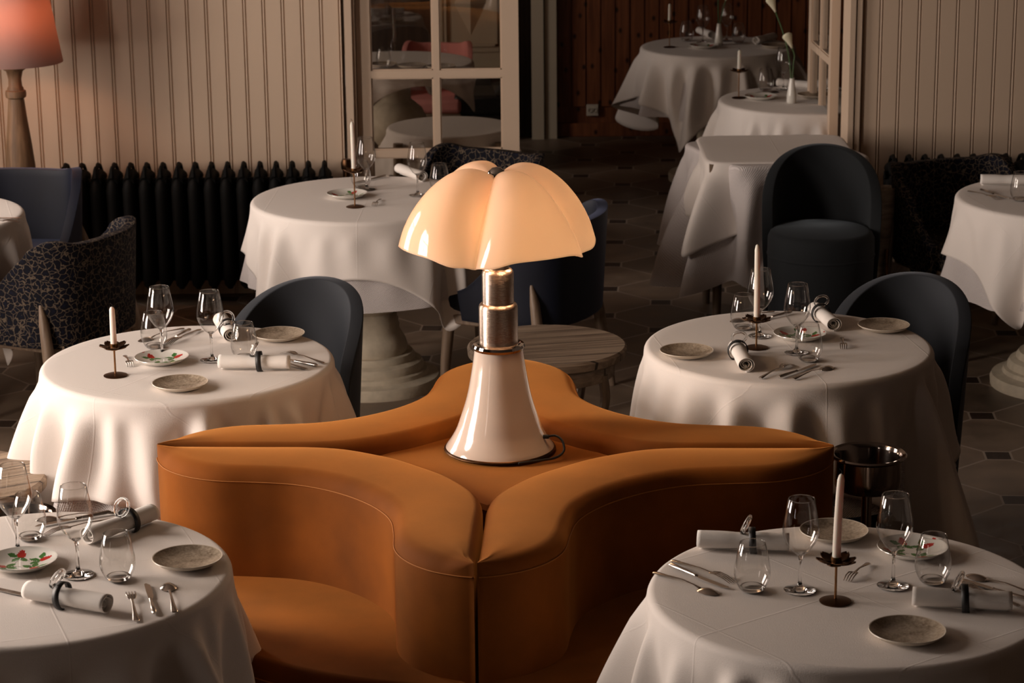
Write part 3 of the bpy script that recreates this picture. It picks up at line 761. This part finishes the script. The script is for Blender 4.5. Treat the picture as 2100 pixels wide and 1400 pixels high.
def armchair(m, wood=oak):
    def mk():
        t = raw('armchair'); n = 56; path = []
        base = spline([(-.262, -.15), (-.275, 0), (-.268, .13), (-.225, .225), (-.12, .268), (0, .280), (.12, .268), (.225, .225), (.268, .13), (.275, 0), (.262, -.15)], 6)
        L = len(base); V = []; Fc = []; zs = 10; T = .042
        nrm = []
        for i in range(L):
            a = Vector(base[max(0, i - 1)]); b = Vector(base[min(L - 1, i + 1)]); d = (b - a).normalized(); nrm.append(Vector((-d.y, d.x)))
        for side in (0, 1):
            for i, p in enumerate(base):
                y = p[1]; k = sm((y + .15) / .34)
                zt = .49 + .27 * k ** .8 + .018 * math.exp(-((abs(p[0]) - .24) / .05) ** 2) * (1 if y > .1 else 0)
                for j in range(zs + 1):
                    q = j / zs; z = .36 + (zt - .36) * q
                    lean = 1 + .07 * q
                    pp = Vector(p) * lean
                    off = -nrm[i] * (T if side else 0)
                    V.append((pp.x - off.x * -1, pp.y + off.y, z - (.01 if j == zs else 0)))
        W_ = zs + 1; S = L * W_
        for side in (0, 1):
            for i in range(L - 1):
                for j in range(zs): b = side * S + i * W_ + j; Fc.append((b, b + W_, b + W_ + 1, b + 1))
        for i in range(L - 1):
            b = i * W_ + zs; Fc.append((b, b + W_, b + W_ + S, b + S)); b = i * W_; Fc.append((b, b + W_, b + W_ + S, b + S))
        for i in (0, L - 1):
            for j in range(zs): b = i * W_ + j; Fc.append((b, b + 1, b + 1 + S, b + S))
        MB().add(V, Fc).build('backrest', m, t, bevel=.014, seg=3, auto=180)
        MB().box(-.235, .235, -.27, .20, .375, .465).build('seat', m, t, bevel=.03, seg=4)
        MB().box(-.235, .235, -.255, .22, .335, .376).build('seat_frame', wood, t, bevel=.006)
        for sx in (-1, 1):
            MB().tube([(sx * .215, -.225, .36), (sx * .225, -.24, .18), (sx * .232, -.25, 0)], [.024, .021, .014], 12).build('leg', wood, t)
            MB().tube([(sx * .266, .150, .53), (sx * .276, .168, .46), (sx * .285, .19, .30), (sx * .30, .24, 0)], [.007, .019, .024, .015], 12).build('leg', wood, t)
        return t
    return mk
place('leo', armchair(leopard), (-1.755, 8.84, 0), face(-.90, .43), 'animal-spot armchair seen from behind at the left edge', 'chair', None)
place('leo', None, (-.19, 9.95, 0), face(-.55, -.83), 'animal-spot armchair tucked behind the table by the long radiator', 'chair').scale = (1, 1, 1.05)
rc = place('leo', None, (1.92, 9.80, 0), face(.35, -.93), 'animal-spot armchair against the right radiator with flared wooden side post', 'chair')
MB().lathe([(.016, 0), (.022, .28), (.040, .48), (.058, .655), (.060, .672), (.054, .676), (.046, .668), (0, .66)], 24, Matrix.Translation((-.315, .166, 0)), sx=1, sy=.8).build('side_post', weathered, rc)
MB().tube([(-.318, .118, 0), (-.318, .118, .42)], .007, 8).build('post_highlight', brass, rc)  # thin brass tube added to imitate the highlight along the post's left edge
place('navy', armchair(navy), (.055, 9.07, 0), face(-.90, .43), 'navy velvet armchair behind the lamp shade, turned away', 'chair')
place('navy', None, (-2.105, 9.80, 0), face(-.12, -1), 'navy velvet armchair at the left wall beside the turned-wood lamp', 'chair')
place('pinkc', armchair(pink), (-.43, 13.9, 0), face(-.1, -1), 'pink velvet chair seen through the closed glazed door', 'chair').scale = (.72, .8, .95)
bn = thing('bench', 'low black bench below the carved cupboard behind the door glass', 'bench', (-.10, 13.9, 0))
MB().box(-.22, .10, -.2, .2, .34, .46).build('seat', black_r, bn, bevel=.02)
for sx in (-.18, .06):
    MB().box(sx - .02, sx + .02, -.18, .18, 0, .34).build('leg', dark, bn, smooth=False)

# ------------------------------------------------------------------ wood side tables
def side_table():
    t = raw('side_table')
    MB().lathe([(0, .458), (.262, .458), (.276, .468), (.278, .492), (.270, .500), (0, .500)], 64).build('tabletop', weathered, t)
    MB().lathe([(.20, .40), (.235, .40), (.235, .458), (.20, .458), (.20, .40)], 48).build('apron', weathered, t)
    for k in range(4):
        a = R_(45 + 90 * k); pts = [(.225, .42), (.235, .34), (.215, .26), (.18, .18), (.175, .10), (.20, .03), (.235, 0)]
        MB().tube([(r * math.cos(a), r * math.sin(a), z) for r, z in spline(pts, 4)], .018, 8).build('leg', oak, t)
    return t
place('side', side_table, (.122, 8.02, 0), R_(12), 'round weathered wood side table behind the sofa', 'table', None)
place('side', None, (-1.635, 6.60, 0), R_(30), 'round weathered wood side table cut off at the left edge', 'table')

# ------------------------------------------------------------------ ice bucket stands
def bucket():
    t = raw('ice_bucket_stand')
    MB().lathe([(.0, .605), (.080, .605), (.088, .615), (.090, .64), (.089, .690), (.100, .694), (.104, .700), (.100, .704), (.090, .701), (.084, .690), (.083, .63), (.070, .615), (0, .613)], 64).build('bowl', MAT['polished_steel_dark'], t)
    MB().lathe([(.014, .04), (.014, .60), (.03, .606)], 24).build('pole', MAT['polished_steel_dark'], t)
    MB().lathe([(0, 0), (.13, 0), (.13, .012), (.03, .03), (.014, .05)], 40).build('foot', MAT['polished_steel_dark'], t)
    return t
mat('polished_steel_dark', (.33, .28, .25), .12, metal=1)
place('bucket', bucket, (.952, 6.11, 0), 0, 'polished steel ice bucket on a stand right of the sofa', 'ice bucket')
place('bucket', None, (-1.30, 5.93, -.085), 0, 'steel ice bucket stand behind the nearest left table', 'ice bucket')

# ------------------------------------------------------------------ tableware
def wine_glass():
    t = raw('wine_glass')
    MB().lathe([(0, .0025), (.034, .0015), (.0355, .003), (.032, .005), (.012, .008), (.006, .014), (.0038, .022), (.0034, .04), (.0036, .07), (.006, .083), (.010, .088), (.0, .089)], 40).build('stem', thick_glass, t, auto=80)
    MB().lathe([(0, .0825), (.008, .084), (.020, .095), (.033, .114), (.040, .133), (.0405, .142), (.0385, .160), (.034, .185), (.029, .213), (.0283, .2135), (.0275, .213)], 48).build('bowl', glass, t, auto=180)
    MB().tube([(.0285 * math.cos(q), .0285 * math.sin(q), .213) for q in np.linspace(0, 2 * PI, 49)], .0007, 6, caps=False).build('rim', thick_glass, t)
    return t
def tumbler():
    t = raw('tumbler')
    MB().lathe([(0, .001), (.022, .001), (.029, .008), (.0375, .026), (.0405, .040), (.0395, .058), (.0345, .085), (.0285, .112), (.0278, .1125), (.0270, .112)], 48).build('bowl', glass, t, auto=180)
    MB().tube([(.028 * math.cos(q), .028 * math.sin(q), .112) for q in np.linspace(0, 2 * PI, 49)], .0007, 6, caps=False).build('rim', thick_glass, t)
    MB().lathe([(0, .009), (.018, .009), (.025, .012), (.0285, .0085), (.022, .0015), (0, .0015)], 40).build('thick_bottom', thick_glass, t, auto=180)
    return t
def grey_plate():
    mb = MB(); mb.lathe([(0, .006), (.035, .0062), (.055, .0085), (.068, .013), (.0775, .0185)], 64)
    mb.lathe([(.0775, .0185), (.0798, .0190), (.0805, .0175), (.070, .0085), (.050, .002), (.046, 0), (0, 0)], 64, mi=1)
    return mb.build('grey_plate', [stoneware, stoneware_rim], auto=60)
def flower_plate(seed):
    rnd = random.Random(seed); n = 96; prof_ = [(r, .005 + .0135 * max(0, (r - .035) / .043) ** 1.5) for r in np.linspace(0.001, .078, 34)]
    mb = MB(); mb.lathe(prof_, n)
    mi = []
    fr = []
    for c in ((.045, .030, .4), (-.038, .035, 2.2), (-.02, -.045, 4.0), (.040, -.038, 5.3)):
        fr.append(c)
    for f in mb.f:
        x_ = sum(mb.v[i][0] for i in f) / len(f); y_ = sum(mb.v[i][1] for i in f) / len(f); m_ = 0
        for cx_, cy_, a in fr:
            dx, dy = x_ - cx_, y_ - cy_; u = (dx * math.cos(a) + dy * math.sin(a)) / 1.15; v_ = (-dx * math.sin(a) + dy * math.cos(a)) / 1.15
            if (u / .013) ** 2 + (v_ / (.0085 * (1 - 25 * u))) ** 2 < 1: m_ = 1
            for (uu, vv, aa, ll) in ((-.022, .008, 2.6, .013), (-.022, -.008, 3.7, .013), (-.006, .017, 1.3, .011)):
                du, dv = u - uu, v_ - vv; p_ = du * math.cos(aa) + dv * math.sin(aa); q_ = -du * math.sin(aa) + dv * math.cos(aa)
                if abs(q_) < .0065 * (1 - (p_ / ll) ** 2) and abs(p_) < ll: m_ = 2
            if abs(v_ - .006 * math.sin(u * 120)) < .0009 and -.04 < u < -.01: m_ = 3
            if ((u - .022) ** 2 + (v_ - .012) ** 2) < .0045 ** 2: m_ = 1
        mi.append(m_)
    mb.mi = mi
    mb.lathe([(.078, .0183), (.0800, .0190), (.0806, .0175), (.070, .0085), (.052, .002), (.046, 0), (0, 0)], 64, mi=0)
    return mb.build('painted_plate', [plate_w, berry, leafm, stemm], auto=60)
def napkin():
    """rolled napkin, axis along x, lying on z=0"""
    T = .0019; pts = []
    for k in range(90):
        a = k / 89 * 2 * PI * 3.1; r = .0245 - .0062 * a / (2 * PI)
        x_ = r * math.cos(a - PI / 2) * 1.08; z_ = r * math.sin(a - PI / 2) * .93; pts.append((x_, max(z_, -.0215) + .0228))
    nx = 22; V = []; Fc = []; n = len(pts)
    for i in range(nx + 1):
        u = i / nx; x_ = -.10 + .20 * u; w_ = 1 - .07 * math.exp(-((u - .46) / .10) ** 2) + .015 * math.sin(u * 9)
        for q, (a, b) in enumerate(pts): V.append((x_ + .006 * math.sin(q * .07) * (1 if u > .5 else -1) * abs(2 * u - 1), a * w_, .0228 + (b - .0228) * w_ + .0006))
    for i in range(nx):
        for k in range(n - 1): Fc.append((i * n + k, i * n + k + 1, (i + 1) * n + k + 1, (i + 1) * n + k))
    return MB().add(V, Fc).build('rolled_napkin', napkin_m, solid=T, auto=180)
def napkin_ring():
    t = raw('napkin_ring'); mb = MB(); n = 44; V = []; Fc = []
    for k in range(n + 1):
        a = R_(-55) + R_(300) * k / n; r = .0275 + .004 * (k / n)
        for x_ in (-.008, .008):
            V.append((x_ + .010 * (k / n - .5), r * math.cos(a), max(.0008, .0262 + r * math.sin(a))))
    for k in range(n): Fc.append((2 * k, 2 * k + 1, 2 * k + 3, 2 * k + 2))
    MB().add(V, Fc).build('leather_band', black_r, t, solid=.0028, auto=180)
    o = MB().tube([(.010 * math.sin(q) - .014, .021 * math.cos(q) + .004, .062 + .019 * math.sin(q)) for q in np.linspace(0, 2 * PI, 30)], .0042, 10, caps=False).build('clear_loop', thick_glass, t)
    o['label'] = 'clear acrylic loop'
    return t
def knife():
    mb = MB()
    mb.tube([(-.095, 0, .0065), (-.088, 0, .007), (-.05, 0, .0065), (-.012, 0, .0055), (-.006, 0, .005)], [.0035, .0065, .0055, .0042, .0055], 10, sq=.75)
    bl = [(-.006, -.004), (.01, -.0075), (.05, -.0085), (.085, -.006), (.097, .002), (.092, .006), (.05, .006), (-.006, .004)]
    mb.prism(bl, .0035, .0050)
    return mb.build('knife', cut_m, auto=40)
def spoon_mesh(L=.19):
    mb = MB(); s_ = L / .19
    pts = [(-.095, .004), (-.09, .0045), (-.05, .0075), (-.01, .0105), (.025, .0075), (.042, .004)]
    mb.tube([(x_ * s_, 0, z_) for x_, z_ in pts], [.006, .0075, .0042, .0026, .0028, .005], 8, sq=.33)
    V = []; Fc = []; nr, na = 8, 28
    for i in range(nr + 1):
        r = i / nr
        for k in range(na):
            a = 2 * PI * k / na; V.append((.067 * s_ + .0285 * s_ * r * math.cos(a), .0185 * s_ * r * math.sin(a) * (1 - .12 * math.cos(a)), .0095 - .008 * r * r))
    for i in range(nr):
        for k in range(na): k2 = (k + 1) % na; Fc.append((i * na + k, i * na + k2, (i + 1) * na + k2, (i + 1) * na + k))
    mb.add(V, Fc); return mb
def spoon(): return spoon_mesh().build('spoon', cut_m, auto=60)
def fork(L=.19, name='fork'):
    mb = MB(); s_ = L / .19
    pts = [(-.095, .004), (-.09, .0045), (-.05, .0075), (-.01, .0105), (.02, .009), (.032, .0085)]
    mb.tube([(x_ * s_, 0, z_) for x_, z_ in pts], [.006, .0075, .0042, .0026, .003, .007], 8, sq=.33)
    for k in range(4):
        y_ = (-.0075 + .005 * k)
        mb.tube([(.028 * s_, y_ * .8, .0088), (.045 * s_, y_ * 1.25, .0115), (.068 * s_, y_ * 1.3, .0095), (.092 * s_, y_ * 1.15, .0015)], [.0028, .0022, .0016, .0009], 6, sq=.6)
    mb.tube([(.026 * s_, 0, .0086), (.036 * s_, 0, .0100), (.046 * s_, 0, .0112)], [.006, .0105, .0095], 10, sq=.14)
    return mb.build(name, cut_m, auto=60)
def short_fork(): return fork(.125, 'appetiser_fork')
def candle_stick(h):
    def mk():
        t = raw('candle_holder')
        MB().lathe([(0, 0), (.0345, 0), (.035, .002), (.028, .0045), (.012, .006), (.003, .0075), (0, .0075)], 40).build('base', darkbrass, t, auto=70)
        MB().tube([(0, 0, .006), (0, 0, h)], .0029, 10).build('stem', brass, t)
        mb = MB()
        for k in range(9):
            a = 2 * PI * k / 9; zt = .004 * (k % 2)
            V = []; Fc = []; nu, nv = 7, 5
            for i in range(nu):
                u = i / (nu - 1); wd = .0155 * math.sin(PI * min(1, .12 + .86 * u)) ** .6
                for j in range(nv):
                    v_ = (j / (nv - 1) - .5) * 2
                    V.append((.004 + .040 * u, v_ * wd, h + .002 + zt + .010 * u * u + .003 * v_ * v_))
            for i in range(nu - 1):
                for j in range(nv - 1): b = i * nv + j; Fc.append((b, b + 1, b + nv + 1, b + nv))
            mb.add(V, Fc, Matrix.Rotation(a, 4, 'Z'))
        mb.build('flower_dish', darkbrass, t, solid=.0008, auto=60)
        MB().lathe([(0, h), (.0115, h), (.0115, h + .020), (.0105, h + .020), (.0105, h + .002), (0, h + .002)], 24).build('candle_cup', brass, t)
        return t
    return mk
def candle_at(x, y, z, h, lean, label):
    t = thing('taper_candle', label, 'candle', (x, y, z))
    MB().tube([(lean * u * u * .5, 0, h * u) for u in (0, .25, .5, .75, .93, .985, 1)], [.0095, .0092, .0088, .0084, .0078, .005, .0015], 20).build('wax', wax, t, auto=70)
    MB().tube([(lean * .5, 0, h - .002), (lean * .5 + .001, 0, h + .006), (lean * .5 - .004, 0, h + .011)], .0008, 6).build('wick', dark, t)
    return t
Z1 = ZT + .0052
def at2(p, q, z=Z1):
    a, b = P(*p, z), P(*q, z); return ((a[0] + b[0]) / 2, (a[1] + b[1]) / 2, z), math.atan2(b[1] - a[1], b[0] - a[0])
def on(p, z=Z1): a = P(*p, z); return (a[0], a[1], z)
_lab = set()
def put(kind, maker, p, label, cat, q=None, rz=0., group=None):
    if q is None: loc = on(p); r = rz
    else: loc, r = at2(p, q)
    return place(kind, maker, loc, r, label, cat, group)
def wine(p, l): put('wine', wine_glass, p, l, 'wine glass', group='stemmed wine glasses')
def tumb(p, l): put('tumb', tumbler, p, l, 'glass', group='stemless water glasses')
def gplate(p, l, rz=0): put('gplate', grey_plate, p, l, 'plate', rz=rz, group='grey stoneware side plates')
def fplate(p, l, rz=0): put('fplate', lambda: flower_plate(1), p, l, 'plate', rz=rz, group='painted fruit plates')
def nap(p, q, l, ring_f=None, ring_l=None, flip=False):
    loc, r = at2(p, q)
    if flip: r += PI
    place('nap', napkin, loc, r, l, 'napkin', 'rolled white napkins')
    if ring_l is not None:
        u = (ring_f - .5) * .2; d = u
        place('nring', napkin_ring, (loc[0] + d * math.cos(r), loc[1] + d * math.sin(r), loc[2]), r, ring_l, 'napkin ring', 'napkin rings with black band and clear loop')
def cut(kind, p, q, l):
    mk = {'knife': knife, 'spoon': spoon, 'fork': fork, 'afork': short_fork}[kind]
    put(kind, mk, p, l, kind if kind != 'afork' else 'fork', q=q, group={'knife': 'table knives', 'spoon': 'table spoons', 'fork': 'table forks', 'afork': 'small appetiser forks'}[kind])
def stick(p, h, ch, lean, l, lc):
    loc = on(p); place('stick%d' % round(h * 1000), candle_stick(h), loc, R_(10), l, 'candle holder', 'flower candle holders')
    candle_at(loc[0], loc[1], loc[2] + h + .002, ch, lean, lc)

A = NM
# table left of the sofa
wine((333, 729), 'wine glass rising behind the painted plate ' + A['ML'])
wine((435, 739), 'wine glass standing alone mid-table ' + A['ML'])
tumb((317, 713), 'water glass beside the rear spoon, left, ' + A['ML'])
tumb((502, 736), 'water glass between folded napkin and grey plate ' + A['ML'])
stick((237, 770), .078, .128, .0, 'low bronze flower candle holder ' + A['ML'], 'short thick white candle stub ' + A['ML'])
fplate((332, 742), 'white plate painted with strawberries ' + A['ML'], 0)
gplate((370, 795), 'grey side plate at the front rim ' + A['ML'])
gplate((572, 694), 'grey side plate by the tub chair ' + A['ML'], 1)
nap((440, 757), (605, 759), 'flat-lying rolled napkin with black band facing front ' + A['ML'], .57, 'black band ring round the front napkin ' + A['ML'])
nap((452, 665), (478, 705), 'rolled napkin at the back by the tub chair ' + A['ML'], .35, 'ring round the rear napkin ' + A['ML'], flip=True)
cut('spoon', (378, 675), (283, 702), 'spoon lying at the rear left ' + A['ML'])
cut('knife', (388, 680), (330, 708), 'knife lying at the rear beside the spoon ' + A['ML'])
cut('fork', (410, 678), (345, 708), 'fork lying at the rear beside the knife ' + A['ML'])
cut('afork', (257, 733), (268, 752), 'small fork between candle and painted plate ' + A['ML'])
cut('fork', (657, 745), (583, 725), 'outer fork at the right rim ' + A['ML'])
cut('knife', (646, 752), (560, 733), 'knife at the right rim ' + A['ML'])
cut('spoon', (632, 760), (535, 737), 'spoon beside the banded napkin, right rim, ' + A['ML'])
# table right of the sofa
wine((1558, 690), 'wine glass right behind the tall candle ' + A['MR'])
wine((1633, 724), 'wine glass between painted plate and water glass ' + A['MR'])
tumb((1524, 675), 'water glass left of the candle ' + A['MR'])
tumb((1658, 740), 'water glass in front of the painted plate ' + A['MR'])
stick((1551, 713), .078, .24, -.004, 'low bronze flower candle holder ' + A['MR'], 'tall white taper candle ' + A['MR'])
fplate((1640, 693), 'white painted plate behind the water glass ' + A['MR'], 2)
gplate((1408, 729), 'grey side plate at the left rim ' + A['MR'], 2)
gplate((1812, 676), 'grey side plate by the tub chair ' + A['MR'], .5)
nap((1508, 725), (1530, 765), 'rolled napkin in front of the candle, end on, ' + A['MR'], .25, 'ring round the napkin before the candle ' + A['MR'])
nap((1668, 645), (1712, 682), 'rolled napkin at the back near the chair ' + A['MR'], .35, 'ring round the back napkin ' + A['MR'])
cut('fork', (1556, 779), (1628, 746), 'fork, leftmost of the front cutlery, ' + A['MR'])
cut('knife', (1590, 780), (1682, 746), 'knife in the middle of the front cutlery ' + A['MR'])
cut('spoon', (1626, 780), (1708, 752), 'spoon, rightmost of the front cutlery, ' + A['MR'])
cut('spoon', (1590, 640), (1495, 662), 'spoon at the back rim ' + A['MR'])
cut('knife', (1610, 646), (1550, 660), 'knife at the back rim behind the candle ' + A['MR'])
cut('afork', (1726, 690), (1731, 722), 'small fork right of the painted plate ' + A['MR'])
# nearest left table
wine((37, 1133), 'wine glass at the left edge ' + A['FL'])
wine((161, 1180), 'wine glass beside the painted plate ' + A['FL'])
tumb((62, 1105), 'water glass behind the left wine glass ' + A['FL'])
tumb((243, 1189), 'water glass in front of the rolled napkin ' + A['FL'])
fplate((46, 1160), 'white plate painted with strawberries and leaves ' + A['FL'], 1.2)
gplate((385, 1156), 'grey side plate nearest the sofa ' + A['FL'])
nap((190, 1115), (305, 1073), 'rolled napkin with spiral end behind the water glass ' + A['FL'], .62, 'ring round the back napkin ' + A['FL'])
nap((45, 1228), (235, 1262), 'rolled napkin at the front rim ' + A['FL'], .44, 'ring round the front napkin ' + A['FL'])
cut('knife', (240, 1052), (60, 1084), 'long knife crossing the back rim ' + A['FL'])
cut('fork', (225, 1069), (104, 1096), 'fork crossing behind the wine glass ' + A['FL'])
cut('spoon', (215, 1056), (95, 1066), 'spoon at the back rim ' + A['FL'])
cut('fork', (280, 1277), (266, 1212), 'fork, left of the three by the front rim ' + A['FL'])
cut('knife', (318, 1268), (300, 1195), 'short knife in the middle by the front rim ' + A['FL'])
cut('spoon', (357, 1253), (344, 1200), 'spoon, right of the three by the front rim ' + A['FL'])
cut('knife', (-65, 1196), (48, 1222), 'knife reaching in from the left edge ' + A['FL'])
# nearest right table
wine((1640, 1211), 'wine glass left of the candle ' + A['FR'])
wine((1831, 1202), 'wine glass right of the candle ' + A['FR'])
tumb((1542, 1211), 'water glass by the left cutlery ' + A['FR'])
tumb((1912, 1195), 'water glass in front of the painted plate ' + A['FR'])
stick((1713, 1233), .084, .205, .012, 'low bronze flower candle holder ' + A['FR'], 'leaning tall white candle ' + A['FR'])
gplate((1860, 1306), 'grey side plate at the front ' + A['FR'])
gplate((1710, 1100), 'grey side plate at the back rim behind the candle ' + A['FR'], 1)
fplate((1871, 1134), 'white painted plate half behind the right water glass ' + A['FR'], 2.6)
nap((1422, 1125), (1626, 1132), 'rolled napkin at the back left rim ' + A['FR'], .60, 'ring round the back left napkin ' + A['FR'])
nap((1857, 1243), (2088, 1255), 'rolled napkin at the right rim ' + A['FR'], .52, 'ring round the right napkin ' + A['FR'])
cut('fork', (1380, 1153), (1503, 1196), 'fork, upper of the three at the left rim ' + A['FR'])
cut('knife', (1366, 1159), (1500, 1212), 'knife between fork and spoon at the left rim ' + A['FR'])
cut('spoon', (1350, 1180), (1463, 1218), 'spoon, lowest of the three at the left rim ' + A['FR'])
cut('afork', (1785, 1155), (1733, 1196), 'small fork right of the candle ' + A['FR'])
cut('knife', (2112, 1236), (1956, 1186), 'knife pointing in from the right rim ' + A['FR'])
cut('fork', (2075, 1240), (1968, 1200), 'fork behind the banded napkin, right rim, ' + A['FR'])
cut('spoon', (2115, 1220), (1995, 1183), 'spoon at the right rim ' + A['FR'])
# table behind the lamp
wine((752, 389), 'wine glass right behind the candle ' + A['TM'])
wine((857, 401), 'wine glass by the lamp shade ' + A['TM'])
tumb((741, 386), 'water glass behind the candle stem ' + A['TM'])
tumb((902, 392), 'water glass half hidden by the lamp shade ' + A['TM'])
stick((728, 424), .133, .20, -.006, 'tall thin flower candle holder ' + A['TM'], 'slender white taper candle ' + A['TM'])
fplate((712, 404), 'painted fruit plate left of the candle ' + A['TM'], .5)
nap((820, 357), (865, 373), 'rolled napkin near the shade ' + A['TM'])
cut('afork', (783, 407), (764, 427), 'small fork right of the candle base ' + A['TM'])
cut('knife', (778, 366), (738, 374), 'knife at the far rim ' + A['TM'])
# table at the left edge
cut('knife', (-40, 448), (28, 449), 'rear knife pointing right ' + A['LE'])
cut('fork', (-42, 457), (24, 457), 'front fork pointing right ' + A['LE'])
# table at the right edge
nap((2018, 380), (2112, 381), 'rolled napkin at the back rim ' + A['RE'])
tumb((2092, 411), 'water glass half out of frame ' + A['RE'])
cut('fork', (1988, 394), (2045, 410), 'fork, left of the cutlery ' + A['RE'])
cut('knife', (2010, 391), (2068, 409), 'knife beside the water glass ' + A['RE'])
# back room: farthest table
stick((1373, 97), .133, .11, .0, 'tall thin flower candle holder ' + A['F1'], 'white candle stub ' + A['F1'])
wine((1441, 88), 'wine glass left of the vase ' + A['F1'])
wine((1490, 84), 'wine glass right of the vase ' + A['F1'])
tumb((1408, 84), 'water glass near the candle ' + A['F1'])
tumb((1515, 88), 'water glass on the right ' + A['F1'])
nap((1428, 68), (1465, 82), 'rolled napkin behind the left wine glass ' + A['F1'])
nap((1548, 92), (1590, 82), 'rolled napkin on the right side ' + A['F1'])
fplate((1443, 98), 'painted plate before the vase ' + A['F1'])
gplate((1590, 98), 'side plate at the right rim ' + A['F1'])
# back room: table beside the open leaf
stick((1515, 201), .125, .11, .0, 'tall thin flower candle holder ' + A['F2'], 'white candle stub ' + A['F2'])
wine((1606, 184), 'wine glass behind the vase ' + A['F2'])
wine((1673, 187), 'wine glass near the door leaf ' + A['F2'])
tumb((1570, 187), 'water glass left of the vase ' + A['F2'])
nap((1612, 180), (1655, 184), 'rolled napkin behind the vase ' + A['F2'])
fplate((1560, 203), 'painted plate left of the vase ' + A['F2'])
gplate((1668, 200), 'side plate near the door leaf ' + A['F2'])
cut('spoon', (1545, 194), (1585, 190), 'spoon behind the painted plate ' + A['F2'])

def calla_vase(p, stems, label, lab2):
    loc = on(p); t = thing('bud_vase', label, 'vase', loc)
    MB().lathe([(0, 0), (.021, 0), (.024, .006), (.023, .04), (.016, .085), (.0115, .118), (.0115, .121), (.0095, .119), (.012, .09), (.012, .05)], 28).build('body', plate_w, t, auto=70)
    for k, pts in enumerate(stems):
        f = thing('calla_lily', lab2[k], 'flower', (loc[0], loc[1], loc[2] + .04))
        sp = spline(pts, 6)
        MB().tube(sp, [.0032] * len(sp), 8).build('stalk', plant_green, f)
        e = Vector(sp[-1]); d = (Vector(sp[-1]) - Vector(sp[-4])).normalized()
        q = d.to_track_quat('Z', 'Y').to_matrix().to_4x4(); V = []; Fc = []; na, nr = 20, 7
        for i in range(nr):
            u = i / (nr - 1)
            for j in range(na):
                a = 2 * PI * j / na; r = .004 + .020 * u ** 1.3 * (1 + .25 * math.cos(a)); V.append((r * math.cos(a), r * math.sin(a), .062 * u + .022 * u * u * math.cos(a)))
        for i in range(nr - 1):
            for j in range(na): j2 = (j + 1) % na; Fc.append((i * na + j, i * na + j2, (i + 1) * na + j2, (i + 1) * na + j))
        MB().add(V, Fc, Matrix.Translation(e) @ q).build('spathe', petal, f, solid=.001)
        MB().tube([(0, 0, .01), (0, 0, .045)], .003, 6, Matrix.Translation(e) @ q).build('spadix', brass, f)
calla_vase((1623, 211), [[(0, 0, .0), (-.004, 0, .08), (-.02, 0, .20), (-.05, 0, .31), (-.085, 0, .40)], [(0, 0, 0), (.003, 0, .08), (.006, 0, .15), (.010, 0, .19), (-.002, 0, .225)]],
           'white bud vase holding two lilies ' + A['F2'], ['tall calla lily leaning left from the vase ' + A['F2'], 'shorter calla lily with drooping bloom ' + A['F2']])
calla_vase((1474, 92), [[(0, 0, .0), (-.002, 0, .08), (-.006, 0, .18), (-.004, 0, .30)], [(0, 0, 0), (.006, 0, .08), (.022, 0, .16), (.036, 0, .21)]],
           'white bud vase holding two lilies ' + A['F1'], ['calla lily rising out of frame from the vase ' + A['F1'], 'calla lily leaning right among the glasses ' + A['F1']])
# things on the table behind the closed glazed leaf
for (px, py, l) in ((785, 137, 'left pale plate'), (845, 139, 'middle pale plate'), (905, 141, 'right pale plate')):
    put('gplate', None, (px, py), l + ' ' + A['F4'], 'plate', group='grey stoneware side plates')
tumb((787, 140), 'small glass at left ' + A['F4'])
for l in set(LABELS):
    if LABELS.count(l) > 1: print('DUP LABEL', l)
